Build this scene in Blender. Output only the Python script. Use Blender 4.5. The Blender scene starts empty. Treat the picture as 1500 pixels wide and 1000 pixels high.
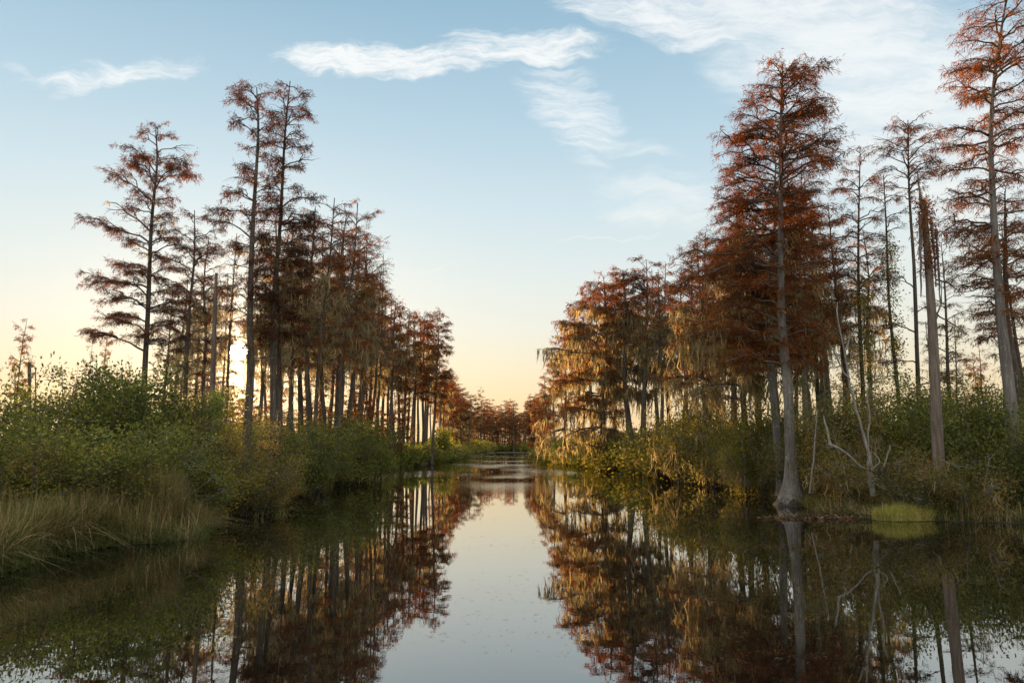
import bpy, math, random
import numpy as np
from mathutils import Vector

scene = bpy.context.scene
COL = scene.collection
PI = math.pi
RNG = np.random.default_rng(11)
random.seed(5)

# ------------------------------------------------------------------ camera
F = 1083.0
H = 2.2
TH = math.atan(152.0 / F)
CT, ST = math.cos(TH), math.sin(TH)
cam_d = bpy.data.cameras.new("camera")
cam_d.sensor_width = 36.0
cam_d.lens = 36.0 * F / 1500.0
cam_d.clip_start = 0.1
cam_d.clip_end = 6000.0
cam = bpy.data.objects.new("camera", cam_d)
cam.location = (0, 0, H)
cam.rotation_euler = (PI / 2 + TH, 0, 0)
COL.objects.link(cam)
scene.camera = cam


def ray(px, py):
    cx, cy = (px - 750.0) / F, (500.0 - py) / F
    return np.array([cx, CT - cy * ST, ST + cy * CT])


def ground(px, py, z=0.0):
    d = ray(px, py)
    t = (z - H) / d[2]
    return np.array([d[0] * t, d[1] * t, z])


def at(px, py, Y):
    d = ray(px, py)
    t = Y / d[1]
    return np.array([d[0] * t, Y, H + d[2] * t])


def x_of(px, Y, z=0.0):
    return (px - 750.0) / F * (Y * CT + (z - H) * ST)


# ------------------------------------------------------------------ node helpers
class G:
    """tiny node-graph helper"""

    def __init__(self, tree):
        self.t = tree
        self.n = tree.nodes
        self.l = tree.links

    def node(self, kind, **kw):
        n = self.n.new(kind)
        for k, v in kw.items():
            setattr(n, k, v)
        return n

    def put(self, sock, v):
        if isinstance(v, bpy.types.NodeSocket):
            self.l.new(v, sock)
        elif isinstance(v, (tuple, list)) and len(v) == 3 and sock.type == 'RGBA':
            sock.default_value = (*v, 1)
        else:
            sock.default_value = v

    def m(self, op, a, b=0.0, c=None, clamp=False):
        n = self.node('ShaderNodeMath', operation=op)
        n.use_clamp = clamp
        self.put(n.inputs[0], a)
        self.put(n.inputs[1], b)
        if c is not None:
            self.put(n.inputs[2], c)
        return n.outputs[0]

    def mix(self, f, a, b, blend='MIX'):
        n = self.node('ShaderNodeMix', data_type='RGBA', blend_type=blend)
        n.clamp_factor = True
        self.put(n.inputs[0], f)
        self.put(n.inputs[6], a)
        self.put(n.inputs[7], b)
        return n.outputs[2]

    def ramp(self, f, stops, interp='LINEAR'):
        n = self.node('ShaderNodeValToRGB')
        cr = n.color_ramp
        cr.interpolation = interp
        while len(cr.elements) < len(stops):
            cr.elements.new(0.5)
        for e, (p, c) in zip(cr.elements, stops):
            e.position = p
            e.color = (*c, 1) if len(c) == 3 else c
        self.put(n.inputs[0], f)
        return n.outputs[0]

    def noise(self, vec, scale, detail=3, rough=0.5, dist=0.0, out='Fac'):
        n = self.node('ShaderNodeTexNoise')
        if vec is not None:
            self.put(n.inputs['Vector'], vec)
        n.inputs['Scale'].default_value = scale
        n.inputs['Detail'].default_value = detail
        n.inputs['Roughness'].default_value = rough
        n.inputs['Distortion'].default_value = dist
        return n.outputs[out]

    def mapping(self, vec, scale=(1, 1, 1), loc=(0, 0, 0), rot=(0, 0, 0)):
        n = self.node('ShaderNodeMapping')
        self.put(n.inputs[0], vec)
        n.inputs[1].default_value = loc
        n.inputs[2].default_value = rot
        n.inputs[3].default_value = scale
        return n.outputs[0]

    def smooth(self, x, lo, hi):
        n = self.node('ShaderNodeMapRange', interpolation_type='SMOOTHSTEP')
        self.put(n.inputs[0], x)
        n.inputs[1].default_value = lo
        n.inputs[2].default_value = hi
        n.inputs[3].default_value = 0.0
        n.inputs[4].default_value = 1.0
        return n.outputs[0]

    def combine(self, x, y, z):
        n = self.node('ShaderNodeCombineXYZ')
        self.put(n.inputs[0], x)
        self.put(n.inputs[1], y)
        self.put(n.inputs[2], z)
        return n.outputs[0]


def new_mat(name):
    m = bpy.data.materials.new(name)
    m.use_nodes = True
    m.node_tree.nodes.clear()
    g = G(m.node_tree)
    g.out = g.node('ShaderNodeOutputMaterial')
    return m, g


# ------------------------------------------------------------------ light, sky
SUN_PX, SUN_PY = 349, 514
sd = ray(SUN_PX, SUN_PY)
sd = sd / np.linalg.norm(sd)
SUN_EL = math.asin(sd[2])
SUN_AZ = math.atan2(sd[0], sd[1])       # from +Y towards +X

sun_d = bpy.data.lights.new("sun", 'SUN')
sun_d.energy = 5.0
sun_d.angle = math.radians(0.6)
sun_d.color = (1.0, 0.63, 0.29)
sun = bpy.data.objects.new("sun", sun_d)
sun.rotation_euler = Vector(sd).to_track_quat('Z', 'Y').to_euler()
sun.location = (0, 0, 60)
COL.objects.link(sun)

world = bpy.data.worlds.new("World")
scene.world = world
world.use_nodes = True
world.node_tree.nodes.clear()
g = G(world.node_tree)
wout = g.node('ShaderNodeOutputWorld')
bg = g.node('ShaderNodeBackground')
g.l.new(bg.outputs[0], wout.inputs[0])
tc = g.node('ShaderNodeTexCoord')
dirv = tc.outputs['Generated']
sky = g.node('ShaderNodeTexSky', sky_type='NISHITA')
sky.sun_disc = False
sky.sun_elevation = SUN_EL
sky.sun_rotation = SUN_AZ
sky.air_density = 1.0
sky.dust_density = 1.4
sky.ozone_density = 1.3
sep = g.node('ShaderNodeSeparateXYZ')
g.l.new(dirv, sep.inputs[0])
dx, dy, dz = sep.outputs
elev = g.m('MULTIPLY', g.m('ARCSINE', g.m('MINIMUM', g.m('MAXIMUM', dz, -1.0), 1.0)), 180 / PI)   # degrees
ef = g.m('DIVIDE', g.m('MAXIMUM', elev, 0.0), 90.0, clamp=True)
grad = g.ramp(ef, [
    (0.0, (0.86, 0.60, 0.34)), (0.035, (0.87, 0.68, 0.41)), (0.065, (0.85, 0.76, 0.56)), (0.10, (0.80, 0.80, 0.71)),
    (0.14, (0.73, 0.79, 0.77)), (0.20, (0.60, 0.73, 0.79)), (0.27, (0.45, 0.62, 0.73)), (0.36, (0.30, 0.48, 0.62)), (0.55, (0.17, 0.34, 0.54)), (1.0, (0.13, 0.27, 0.46))])
nish = g.mix(1.0, sky.outputs[0], (0.05, 0.05, 0.05), 'MULTIPLY')
base = g.mix(0.90, nish, grad)
# angle to the sun
dp = g.node('ShaderNodeVectorMath', operation='DOT_PRODUCT')
g.l.new(dirv, dp.inputs[0])
dp.inputs[1].default_value = tuple(sd)
ang = g.m('ARCCOSINE', g.m('MINIMUM', dp.outputs['Value'], 1.0))
# the side of the sky away from the sun is a touch darker and bluer
away = g.smooth(ang, 0.15, 1.0)
# added fill light: unseen bright sky overhead and behind the viewer
fill_noise = g.noise(g.mapping(dirv, (2.2, 2.2, 3.0)), 1.0, 5, 0.6)
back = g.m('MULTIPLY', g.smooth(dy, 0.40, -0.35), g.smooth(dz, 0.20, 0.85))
fill_col = g.mix(g.smooth(fill_noise, 0.35, 0.65), (0.95, 0.95, 0.92), (3.7, 3.5, 3.15))
base = g.mix(g.m('MULTIPLY', back, 0.95), base, fill_col)


def glow(width, amp, col):
    e = g.m('EXPONENT', g.m('MULTIPLY', ang, -1.0 / width))
    e = g.m('MULTIPLY', e, amp)
    n = g.node('ShaderNodeVectorMath', operation='SCALE')
    n.inputs[0].default_value = col
    g.put(n.inputs['Scale'], e)
    return n.outputs[0]


aur = g.mix(1.0, glow(0.022, 0.75, (1.0, 0.70, 0.20)), glow(0.10, 0.14, (1.0, 0.62, 0.18)), 'ADD')
low = g.node('ShaderNodeVectorMath', operation='SCALE')
low.inputs[0].default_value = (1.0, 0.70, 0.22)
g.put(low.inputs['Scale'], g.m('MULTIPLY', g.m('MULTIPLY', g.m('EXPONENT', g.m('MULTIPLY', ang, -1.0 / 0.24)), g.m('EXPONENT', g.m('MULTIPLY', g.m('MAXIMUM', elev, 0.0), -1.0 / 4.5))), 0.16))
aur = g.mix(1.0, aur, low.outputs[0], 'ADD')
disc_ = g.node('ShaderNodeVectorMath', operation='SCALE')
disc_.inputs[0].default_value = (1.0, 0.92, 0.70)
g.put(disc_.inputs['Scale'], g.m('MULTIPLY', g.smooth(ang, 0.0125, 0.0085), 60.0))
aur = g.mix(1.0, aur, disc_.outputs[0], 'ADD')

# cirrus: masks laid out in the direction sphere's tangent plane u = x/y, v = z/y
ysafe = g.m('MAXIMUM', dy, 0.05)
u = g.m('DIVIDE', dx, ysafe)
v = g.m('DIVIDE', dz, ysafe)
uv = g.combine(u, v, 0.0)
warp = g.noise(uv, 9.0, 3, 0.6, out='Color')
wv = g.node('ShaderNodeVectorMath', operation='MULTIPLY_ADD')
g.l.new(warp, wv.inputs[0])
wv.inputs[1].default_value = (0.075, 0.060, 0)
g.l.new(uv, wv.inputs[2])
uvw = wv.outputs[0]


def pdir(px, py):
    d = ray(px, py)
    return d[0] / d[1], d[2] / d[1]


def fibre(rot, sx, sy, detail=6, rough=0.62):
    return g.noise(g.mapping(uvw, (sx, sy, 1), (0, 0, 0), (0, 0, math.radians(rot))), 1.0, detail, rough)


def streak(p0, p1, half, lo, hi, fib, amt, end=1.0, bias=0.0):
    """soft band between two directions, half-width half (in tangent units), broken up by a fibre noise"""
    a, b = np.array(pdir(*p0)), np.array(pdir(*p1))
    c = (a + b) / 2
    L = np.linalg.norm(b - a) / 2 * end
    rot = math.atan2(b[1] - a[1], b[0] - a[0])
    s2 = g.node('ShaderNodeSeparateXYZ')
    sub = g.node('ShaderNodeVectorMath', operation='SUBTRACT')
    g.l.new(uvw, sub.inputs[0])
    sub.inputs[1].default_value = (c[0] + 0.0375, c[1] + 0.030, 0.0)
    vr = g.node('ShaderNodeVectorRotate', rotation_type='Z_AXIS')
    g.l.new(sub.outputs[0], vr.inputs['Vector'])
    vr.inputs['Angle'].default_value = -rot
    g.l.new(vr.outputs[0], s2.inputs[0])
    q = g.m('ADD', g.m('POWER', g.m('ABSOLUTE', g.m('DIVIDE', s2.outputs[0], L)), 2.6),
            g.m('POWER', g.m('ABSOLUTE', g.m('DIVIDE', s2.outputs[1], half)), 2.0))
    mask = g.m('SUBTRACT', 1.0, q)
    d = g.m('ADD', g.m('MULTIPLY', mask, 0.55), g.m('MULTIPLY', g.m('SUBTRACT', fib, 0.5 - bias), 1.9))
    return g.m('MULTIPLY', g.m('MULTIPLY', g.smooth(d, lo, hi), amt), g.smooth(mask, -0.35, 0.25))


fa = fibre(24, 13, 58, 9, 0.70)
fb = fibre(-14, 9, 38, 9, 0.68)
fc = fibre(-34, 12, 64, 9, 0.70)
fd = fibre(8, 5, 22, 7, 0.66)
clouds = None
for c in [
    streak((385, 92), (640, 80), 0.026, -0.05, 0.60, fa, 1.0),
    streak((500, 96), (760, 76), 0.027, -0.05, 0.65, fa, 1.0),
    streak((660, 86), (905, 66), 0.025, -0.05, 0.70, fa, 1.0),
    streak((640, 56), (880, 60), 0.018, 0.0, 0.8, fc, 0.85),
    streak((20, 124), (320, 98), 0.021, 0.05, 0.85, fa, 0.9),
    streak((0, 92), (50, 118), 0.012, 0.15, 1.0, fc, 0.45),
    streak((70, 145), (135, 128), 0.012, 0.1, 0.95, fa, 0.55),
    streak((770, 100), (910, 232), 0.060, -0.10, 0.95, fc, 0.85),
    streak((840, 204), (1000, 216), 0.020, 0.1, 1.0, fb, 0.6),
    streak((790, -14), (1130, 66), 0.040, -0.10, 0.75, fb, 0.95),
    streak((850, -40), (1420, 60), 0.090, -0.15, 0.85, fb, 0.88, bias=0.05),
    streak((1030, 60), (1560, 130), 0.13, -0.20, 0.90, fd, 0.92, bias=0.05),
    streak((1120, 150), (1620, 240), 0.15, -0.15, 1.0, fd, 0.80, bias=0.05),
    streak((1180, 290), (1600, 330), 0.10, 0.0, 1.3, fd, 0.40, bias=0.05),
    streak((850, 285), (1110, 305), 0.056, 0.0, 1.1, fb, 0.66),
    streak((560, 392), (690, 390), 0.0035, 0.0, 0.9, fd, 0.2),
    streak((800, 349), (1000, 340), 0.003, 0.0, 0.9, fd, 0.33),
]:
    clouds = c if clouds is None else g.m('MAXIMUM', clouds, c)
clouds = g.m('MULTIPLY', g.m('MULTIPLY', clouds, 0.88), g.smooth(dy, 0.2, 0.45))
# cirrus colour, warmer low over the horizon
cloudcol = g.mix(g.smooth(elev, 8.0, 26.0), (0.93, 0.86, 0.74), (0.86, 0.87, 0.86))
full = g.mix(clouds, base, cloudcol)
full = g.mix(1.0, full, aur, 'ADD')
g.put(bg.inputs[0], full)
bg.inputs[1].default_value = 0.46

scene.view_settings.view_transform = 'Standard'
scene.view_settings.look = 'None'
scene.view_settings.exposure = 1.34
scene.view_settings.gamma = 1.0
scene.cycles.max_bounces = 6
scene.cycles.diffuse_bounces = 3
scene.cycles.transmission_bounces = 3
scene.cycles.glossy_bounces = 3
scene.cycles.use_denoising = True


# ------------------------------------------------------------------ materials
def island_rand(g):
    return g.node('ShaderNodeNewGeometry').outputs['Random Per Island']


def obj_rand(g):
    return g.node('ShaderNodeObjectInfo').outputs['Random']


def leaf_mat(name, stops, trans=0.45, tint=(1.25, 1.05, 0.8), rough=0.6, clump=0.9, hv=0.3, gloss=0.004):
    """leaf: diffuse + translucent, colour by leaf island, by clump (object-space noise) and by plant"""
    m, g = new_mat(name)
    tcx = g.node('ShaderNodeTexCoord')
    cl = g.noise(tcx.outputs['Object'], clump, 2, 0.5)
    r = island_rand(g)
    f = g.m('ADD', g.m('MULTIPLY', r, 0.55), g.m('MULTIPLY', g.m('SUBTRACT', cl, 0.28), 0.95))
    f = g.m('ADD', f, g.m('MULTIPLY', g.m('SUBTRACT', obj_rand(g), 0.5), hv), clamp=True)
    col = g.ramp(f, stops)
    d = g.node('ShaderNodeBsdfDiffuse')
    g.put(d.inputs[0], col)
    t = g.node('ShaderNodeBsdfTranslucent')
    g.put(t.inputs[0], g.mix(1.0, col, tint, 'MULTIPLY'))
    mx = g.node('ShaderNodeMixShader')
    mx.inputs[0].default_value = trans
    g.l.new(d.outputs[0], mx.inputs[1])
    g.l.new(t.outputs[0], mx.inputs[2])
    gl = g.node('ShaderNodeBsdfGlossy')
    gl.inputs['Roughness'].default_value = rough
    gl.inputs[0].default_value = (0.5, 0.5, 0.5, 1)
    mx2 = g.node('ShaderNodeMixShader')
    mx2.inputs[0].default_value = gloss
    g.l.new(mx.outputs[0], mx2.inputs[1])
    g.l.new(gl.outputs[0], mx2.inputs[2])
    g.l.new(mx2.outputs[0], g.out.inputs[0])
    return m


def bark_mat(name, c0, c1, c2, lichen=0.25, bump=0.5, scale=1.0):
    m, g = new_mat(name)
    tcx = g.node('ShaderNodeTexCoord')
    o = tcx.outputs['Object']
    fib = g.noise(g.mapping(o, (16 * scale, 16 * scale, 1.1 * scale)), 1.0, 6, 0.65, 0.6)
    pat = g.noise(g.mapping(o, (1.4, 1.4, 0.5)), 1.0, 3, 0.6)
    col = g.ramp(g.m('ADD', g.m('MULTIPLY', fib, 0.75), g.m('MULTIPLY', pat, 0.35)), [(0.33, c0), (0.52, c1), (0.72, c2)])
    li = g.smooth(g.noise(o, 5.0, 5, 0.7), 0.57, 0.68)
    col = g.mix(g.m('MULTIPLY', li, lichen), col, (0.34, 0.36, 0.30))
    # water stain and pale lichen collar at the foot, ragged-edged
    so = g.node('ShaderNodeSeparateXYZ')
    g.l.new(o, so.inputs[0])
    hz = g.m('ADD', so.outputs[2], g.m('MULTIPLY', g.m('SUBTRACT', g.noise(o, 3.5, 4, 0.6), 0.5), 0.9))
    col = g.mix(g.m('MULTIPLY', g.smooth(hz, 0.42, 0.34), 0.85), col, (0.022, 0.019, 0.014))
    p = g.node('ShaderNodeBsdfPrincipled')
    g.put(p.inputs['Base Color'], col)
    p.inputs['Roughness'].default_value = 0.9
    p.inputs['Specular IOR Level'].default_value = 0.15
    b = g.node('ShaderNodeBump')
    b.inputs['Strength'].default_value = bump
    b.inputs['Distance'].default_value = 0.05
    g.put(b.inputs['Height'], fib)
    g.l.new(b.outputs[0], p.inputs['Normal'])
    g.l.new(p.outputs[0], g.out.inputs[0])
    return m


M = {}
M['bark'] = bark_mat('cypress_bark', (0.022, 0.017, 0.013), (0.060, 0.048, 0.038), (0.115, 0.099, 0.083))
M['bark_pale'] = bark_mat('pale_cypress_bark', (0.045, 0.038, 0.033), (0.115, 0.103, 0.093), (0.20, 0.185, 0.170), lichen=0.35)
M['dead_wood'] = bark_mat('dead_wood', (0.045, 0.036, 0.029), (0.105, 0.082, 0.066), (0.18, 0.150, 0.125), lichen=0.1, bump=0.7)
M['bleached'] = bark_mat('bleached_wood', (0.06, 0.053, 0.045), (0.14, 0.128, 0.112), (0.23, 0.215, 0.195), lichen=0.3)
M['twig'] = bark_mat('twig_bark', (0.035, 0.026, 0.02), (0.085, 0.066, 0.052), (0.15, 0.125, 0.10), lichen=0.15, bump=0.1)
M['grey_twig'] = bark_mat('grey_twig', (0.06, 0.053, 0.046), (0.13, 0.118, 0.105), (0.22, 0.205, 0.19), lichen=0.2, bump=0.1)
M['rust'] = leaf_mat('rust_needles', [(0.0, (0.030, 0.017, 0.010)), (0.3, (0.080, 0.032, 0.011)), (0.6, (0.165, 0.062, 0.015)), (0.85, (0.25, 0.096, 0.020)), (1.0, (0.33, 0.15, 0.030))],
                     trans=0.55, tint=(1.5, 1.05, 0.7))
M['umber'] = leaf_mat('umber_needles', [(0.0, (0.024, 0.015, 0.012)), (0.4, (0.065, 0.030, 0.018)), (0.75, (0.14, 0.055, 0.024)), (1.0, (0.26, 0.11, 0.035))],
                      trans=0.55, tint=(1.5, 1.1, 0.7))
M['moss'] = leaf_mat('spanish_moss', [(0.0, (0.09, 0.078, 0.05)), (0.45, (0.24, 0.205, 0.13)), (1.0, (0.44, 0.37, 0.23))], trans=0.72, tint=(1.38, 1.24, 0.86), clump=1.6)
M['green'] = leaf_mat('green_leaves', [(0.0, (0.020, 0.026, 0.010)), (0.35, (0.075, 0.088, 0.027)), (0.66, (0.165, 0.172, 0.045)), (0.90, (0.29, 0.265, 0.062)), (1.0, (0.38, 0.20, 0.05))],
                      trans=0.50, tint=(1.4, 1.4, 0.55), rough=0.4, gloss=0.02)
M['olive'] = leaf_mat('olive_leaves', [(0.0, (0.036, 0.040, 0.014)), (0.4, (0.10, 0.105, 0.028)), (0.75, (0.20, 0.18, 0.042)), (0.93, (0.30, 0.23, 0.05)), (1.0, (0.34, 0.13, 0.04))],
                      trans=0.55, tint=(1.45, 1.3, 0.5), rough=0.4, gloss=0.02)
M['ruddy'] = leaf_mat('ruddy_leaves', [(0.0, (0.022, 0.027, 0.011)), (0.38, (0.075, 0.082, 0.028)), (0.66, (0.165, 0.150, 0.046)), (0.84, (0.26, 0.155, 0.045)), (1.0, (0.38, 0.14, 0.038))],
                      trans=0.50, tint=(1.4, 1.2, 0.6), rough=0.4, gloss=0.02)
M['lime'] = leaf_mat('bright_leaves', [(0.0, (0.05, 0.10, 0.02)), (0.6, (0.13, 0.21, 0.035)), (1.0, (0.24, 0.30, 0.05))], trans=0.45, tint=(1.2, 1.25, 0.5), rough=0.4, gloss=0.02)
M['straw'] = leaf_mat('straw_blades', [(0.0, (0.07, 0.060, 0.026)), (0.35, (0.19, 0.145, 0.065)), (0.7, (0.37, 0.28, 0.14)), (1.0, (0.58, 0.46, 0.29))], trans=0.35, tint=(1.2, 1.0, 0.7), clump=0.7)
M['sedge'] = leaf_mat('green_sedge', [(0.0, (0.030, 0.048, 0.014)), (0.5, (0.075, 0.098, 0.028)), (1.0, (0.20, 0.19, 0.075))], trans=0.35, tint=(1.2, 1.1, 0.6))
M['tuft'] = leaf_mat('marsh_grass_blades', [(0.0, (0.14, 0.16, 0.04)), (0.45, (0.34, 0.33, 0.085)), (1.0, (0.60, 0.52, 0.20))], trans=0.4, tint=(1.15, 1.1, 0.6))
M['litter'] = leaf_mat('floating_bits', [(0.0, (0.05, 0.032, 0.018)), (0.6, (0.14, 0.085, 0.045)), (1.0, (0.30, 0.22, 0.13))], trans=0.1)

# ground: dark peat with leaf litter
m, g2 = new_mat('peat')
tcx = g2.node('ShaderNodeTexCoord')
n1 = g2.noise(tcx.outputs['Object'], 1.2, 5, 0.65)
n2 = g2.noise(tcx.outputs['Object'], 14.0, 4, 0.7)
colp = g2.ramp(g2.m('ADD', g2.m('MULTIPLY', n1, 0.5), g2.m('MULTIPLY', n2, 0.5)), [(0.35, (0.016, 0.012, 0.008)), (0.55, (0.045, 0.034, 0.022)), (0.7, (0.085, 0.062, 0.038))])
pb = g2.node('ShaderNodeBsdfPrincipled')
g2.put(pb.inputs['Base Color'], colp)
pb.inputs['Roughness'].default_value = 0.9
bm = g2.node('ShaderNodeBump')
bm.inputs['Strength'].default_value = 0.6
bm.inputs['Distance'].default_value = 0.08
g2.put(bm.inputs['Height'], n2)
g2.l.new(bm.outputs[0], pb.inputs['Normal'])
g2.l.new(pb.outputs[0], g2.out.inputs[0])
M['peat'] = m

# tannin-black still water with a faint ripple; a breeze-ruffled patch up the channel
m, g2 = new_mat('blackwater')
geo = g2.node('ShaderNodeNewGeometry')
pos = geo.outputs['Position']
sp = g2.node('ShaderNodeSeparateXYZ')
g2.l.new(pos, sp.inputs[0])
calm = g2.noise(g2.mapping(pos, (0.55, 1.3, 1)), 1.0, 3, 0.55)
fine = g2.noise(g2.mapping(pos, (1.6, 5.5, 1)), 1.0, 3, 0.6)
patch = g2.m('MULTIPLY', g2.smooth(sp.outputs[1], 32, 55), g2.smooth(g2.noise(g2.mapping(pos, (0.10, 0.045, 1)), 1.0, 2, 0.5), 0.42, 0.60))
hgt = g2.m('ADD', g2.m('MULTIPLY', calm, 0.006), g2.m('MULTIPLY', g2.m('MULTIPLY', fine, g2.m('ADD', 0.022, g2.m('MULTIPLY', patch, 2.6))), 0.085))
bmp = g2.node('ShaderNodeBump')
bmp.inputs['Strength'].default_value = 1.0
bmp.inputs['Distance'].default_value = 0.10
g2.put(bmp.inputs['Height'], hgt)
dif = g2.node('ShaderNodeBsdfDiffuse')
dif.inputs[0].default_value = (0.006, 0.005, 0.0035, 1)
glo = g2.node('ShaderNodeBsdfGlossy')
glo.inputs[0].default_value = (0.96, 0.97, 0.97, 1)
glo.inputs['Roughness'].default_value = 0.004
g2.l.new(bmp.outputs[0], glo.inputs['Normal'])
lw = g2.node('ShaderNodeLayerWeight')
lw.inputs[0].default_value = 0.5
fac = g2.m('MULTIPLY', g2.m('POWER', lw.outputs['Facing'], 2.6), 0.94, clamp=True)
mxw = g2.node('ShaderNodeMixShader')
g2.put(mxw.inputs[0], fac)
g2.l.new(dif.outputs[0], mxw.inputs[1])
g2.l.new(glo.outputs[0], mxw.inputs[2])
g2.l.new(mxw.outputs[0], g2.out.inputs[0])
M['water'] = m


# ------------------------------------------------------------------ mesh building
class MB:
    """collects quads as numpy arrays; build() links ONE mesh object"""

    def __init__(self):
        self.v, self.f, self.s, self.mi, self.n = [], [], [], [], 0

    def add(self, v, f, smooth=False, mi=0):
        v = np.asarray(v, dtype=np.float32).reshape(-1, 3)
        f = np.asarray(f, dtype=np.int32).reshape(-1, 4)
        self.v.append(v)
        self.f.append(f + self.n)
        self.s.append(np.full(len(f), smooth, dtype=bool))
        self.mi.append(np.full(len(f), mi, dtype=np.int32))
        self.n += len(v)

    def mesh(self, name):
        me = bpy.data.meshes.new(name)
        if not self.v:
            return me
        v = np.concatenate(self.v)
        f = np.concatenate(self.f)
        s = np.concatenate(self.s)
        me.vertices.add(len(v))
        me.vertices.foreach_set('co', v.ravel())
        me.loops.add(len(f) * 4)
        me.loops.foreach_set('vertex_index', f.ravel())
        me.polygons.add(len(f))
        me.polygons.foreach_set('loop_start', np.arange(0, len(f) * 4, 4, dtype=np.int32))
        me.polygons.foreach_set('use_smooth', s)
        me.polygons.foreach_set('material_index', np.concatenate(self.mi))
        me.update(calc_edges=True)
        me.validate()
        return me

    def build(self, name, mat, parent=None):
        me = self.mesh(name)
        for k in (mat if isinstance(mat, tuple) else (mat,)):
            me.materials.append(M[k])
        o = bpy.data.objects.new(name, me)
        COL.objects.link(o)
        o.parent = parent
        return o


def nrm(a):
    return a / np.maximum(np.linalg.norm(a, axis=-1, keepdims=True), 1e-9)


def tubes(mb, P, R, sides=5, mi=0):
    """P: M x K x 3 centre lines, R: M x K radii"""
    P = np.asarray(P, float)
    R = np.asarray(R, float)
    Mn, K, _ = P.shape
    T = np.empty_like(P)
    T[:, 1:-1] = P[:, 2:] - P[:, :-2]
    T[:, 0] = P[:, 1] - P[:, 0]
    T[:, -1] = P[:, -1] - P[:, -2]
    T = nrm(T)
    D = nrm(P[:, -1] - P[:, 0])
    ref = np.where(np.abs(D[:, 2:3]) > 0.8, np.array([[1.0, 0, 0]]), np.array([[0, 0, 1.0]]))[:, None, :]
    A = nrm(np.cross(T, np.broadcast_to(ref, T.shape)))
    B = np.cross(T, A)
    a = np.arange(sides) / sides * 2 * PI
    V = P[:, :, None, :] + R[:, :, None, None] * (np.cos(a)[None, None, :, None] * A[:, :, None, :] + np.sin(a)[None, None, :, None] * B[:, :, None, :])
    idx = np.arange(Mn * K * sides).reshape(Mn, K, sides)
    nx = np.roll(idx, -1, axis=2)
    fcs = np.stack([idx[:, :-1], nx[:, :-1], nx[:, 1:], idx[:, 1:]], axis=-1)
    mb.add(V.reshape(-1, 3), fcs.reshape(-1, 4), True, mi)


def blades(mb, base, dirn, length, width, rng, fold=0.0):
    """rhombus leaves: one quad each"""
    n = len(base)
    if n == 0:
        return
    d = nrm(dirn)
    w = nrm(np.cross(d, rng.normal(size=(n, 3)))) * (np.asarray(width).reshape(-1, 1) / 2)
    L = np.asarray(length).reshape(-1, 1)
    mid = base + d * L * 0.45
    V = np.stack([base, mid + w, base + d * L, mid - w], axis=1)
    mb.add(V.reshape(-1, 3), np.arange(n * 4).reshape(n, 4))


def strands(mb, base, length, width, rng, sway=0.085, segs=5):
    """hanging moss strips"""
    n = len(base)
    if n == 0:
        return
    L = np.asarray(length).reshape(-1, 1)
    t = np.linspace(0, 1, segs + 1)
    a = rng.uniform(0, PI, n)
    side = np.stack([np.cos(a), np.sin(a), np.zeros(n)], axis=1)
    prof = np.interp(t, [0, 0.25, 0.6, 1], [0.55, 1.0, 0.75, 0.08])
    off = np.cumsum(rng.normal(size=(n, segs + 1, 2)) * sway, axis=1) * rng.uniform(0.3, 1.6, (n, 1, 1))
    C = np.zeros((n, segs + 1, 3))
    C[:, :, :2] = off * np.sqrt(L)[:, :, None]
    C[:, :, 2] = -t[None, :] * L
    C += base[:, None, :]
    W = (np.asarray(width).reshape(-1, 1) / 2 * prof[None, :])[:, :, None] * side[:, None, :]
    V = np.stack([C - W, C + W], axis=2).reshape(n, -1, 3)
    k = np.arange(segs) * 2
    fc = np.stack([k, k + 1, k + 3, k + 2], axis=1)
    fcs = fc[None] + (np.arange(n) * (segs + 1) * 2)[:, None, None]
    mb.add(V.reshape(-1, 3), fcs.reshape(-1, 4))


def moss_clumps(mb, pts, lens, rng, per=7, spread=0.085, width=0.05):
    if not len(pts):
        return
    pts = np.asarray(pts)
    lens = np.asarray(lens)
    b = np.repeat(pts, per, axis=0)
    b = b + rng.normal(size=b.shape) * np.array([spread, spread, 0.05])
    L = np.repeat(lens * rng.uniform(0.45, 1.1, len(lens)), per) * rng.uniform(0.2, 1.0, len(b)) ** 1.2
    strands(mb, b, L, width * rng.uniform(0.5, 1.4, len(b)), rng)


def resample(pts, n):
    """smooth centre line through z-ordered points (Catmull-Rom)"""
    pts = np.asarray(pts, float)
    if len(pts) == 2:
        t = np.linspace(0, 1, n)[:, None]
        return pts[0] * (1 - t) + pts[1] * t
    P = np.vstack([2 * pts[0] - pts[1], pts, 2 * pts[-1] - pts[-2]])
    out = []
    m = len(pts) - 1
    for s in np.linspace(0, m, n):
        i = min(int(s), m - 1)
        t = s - i
        p0, p1, p2, p3 = P[i:i + 4]
        out.append(0.5 * ((2 * p1) + (-p0 + p2) * t + (2 * p0 - 5 * p1 + 4 * p2 - p3) * t * t + (-p0 + 3 * p1 - 3 * p2 + p3) * t ** 3))
    return np.array(out)


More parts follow.
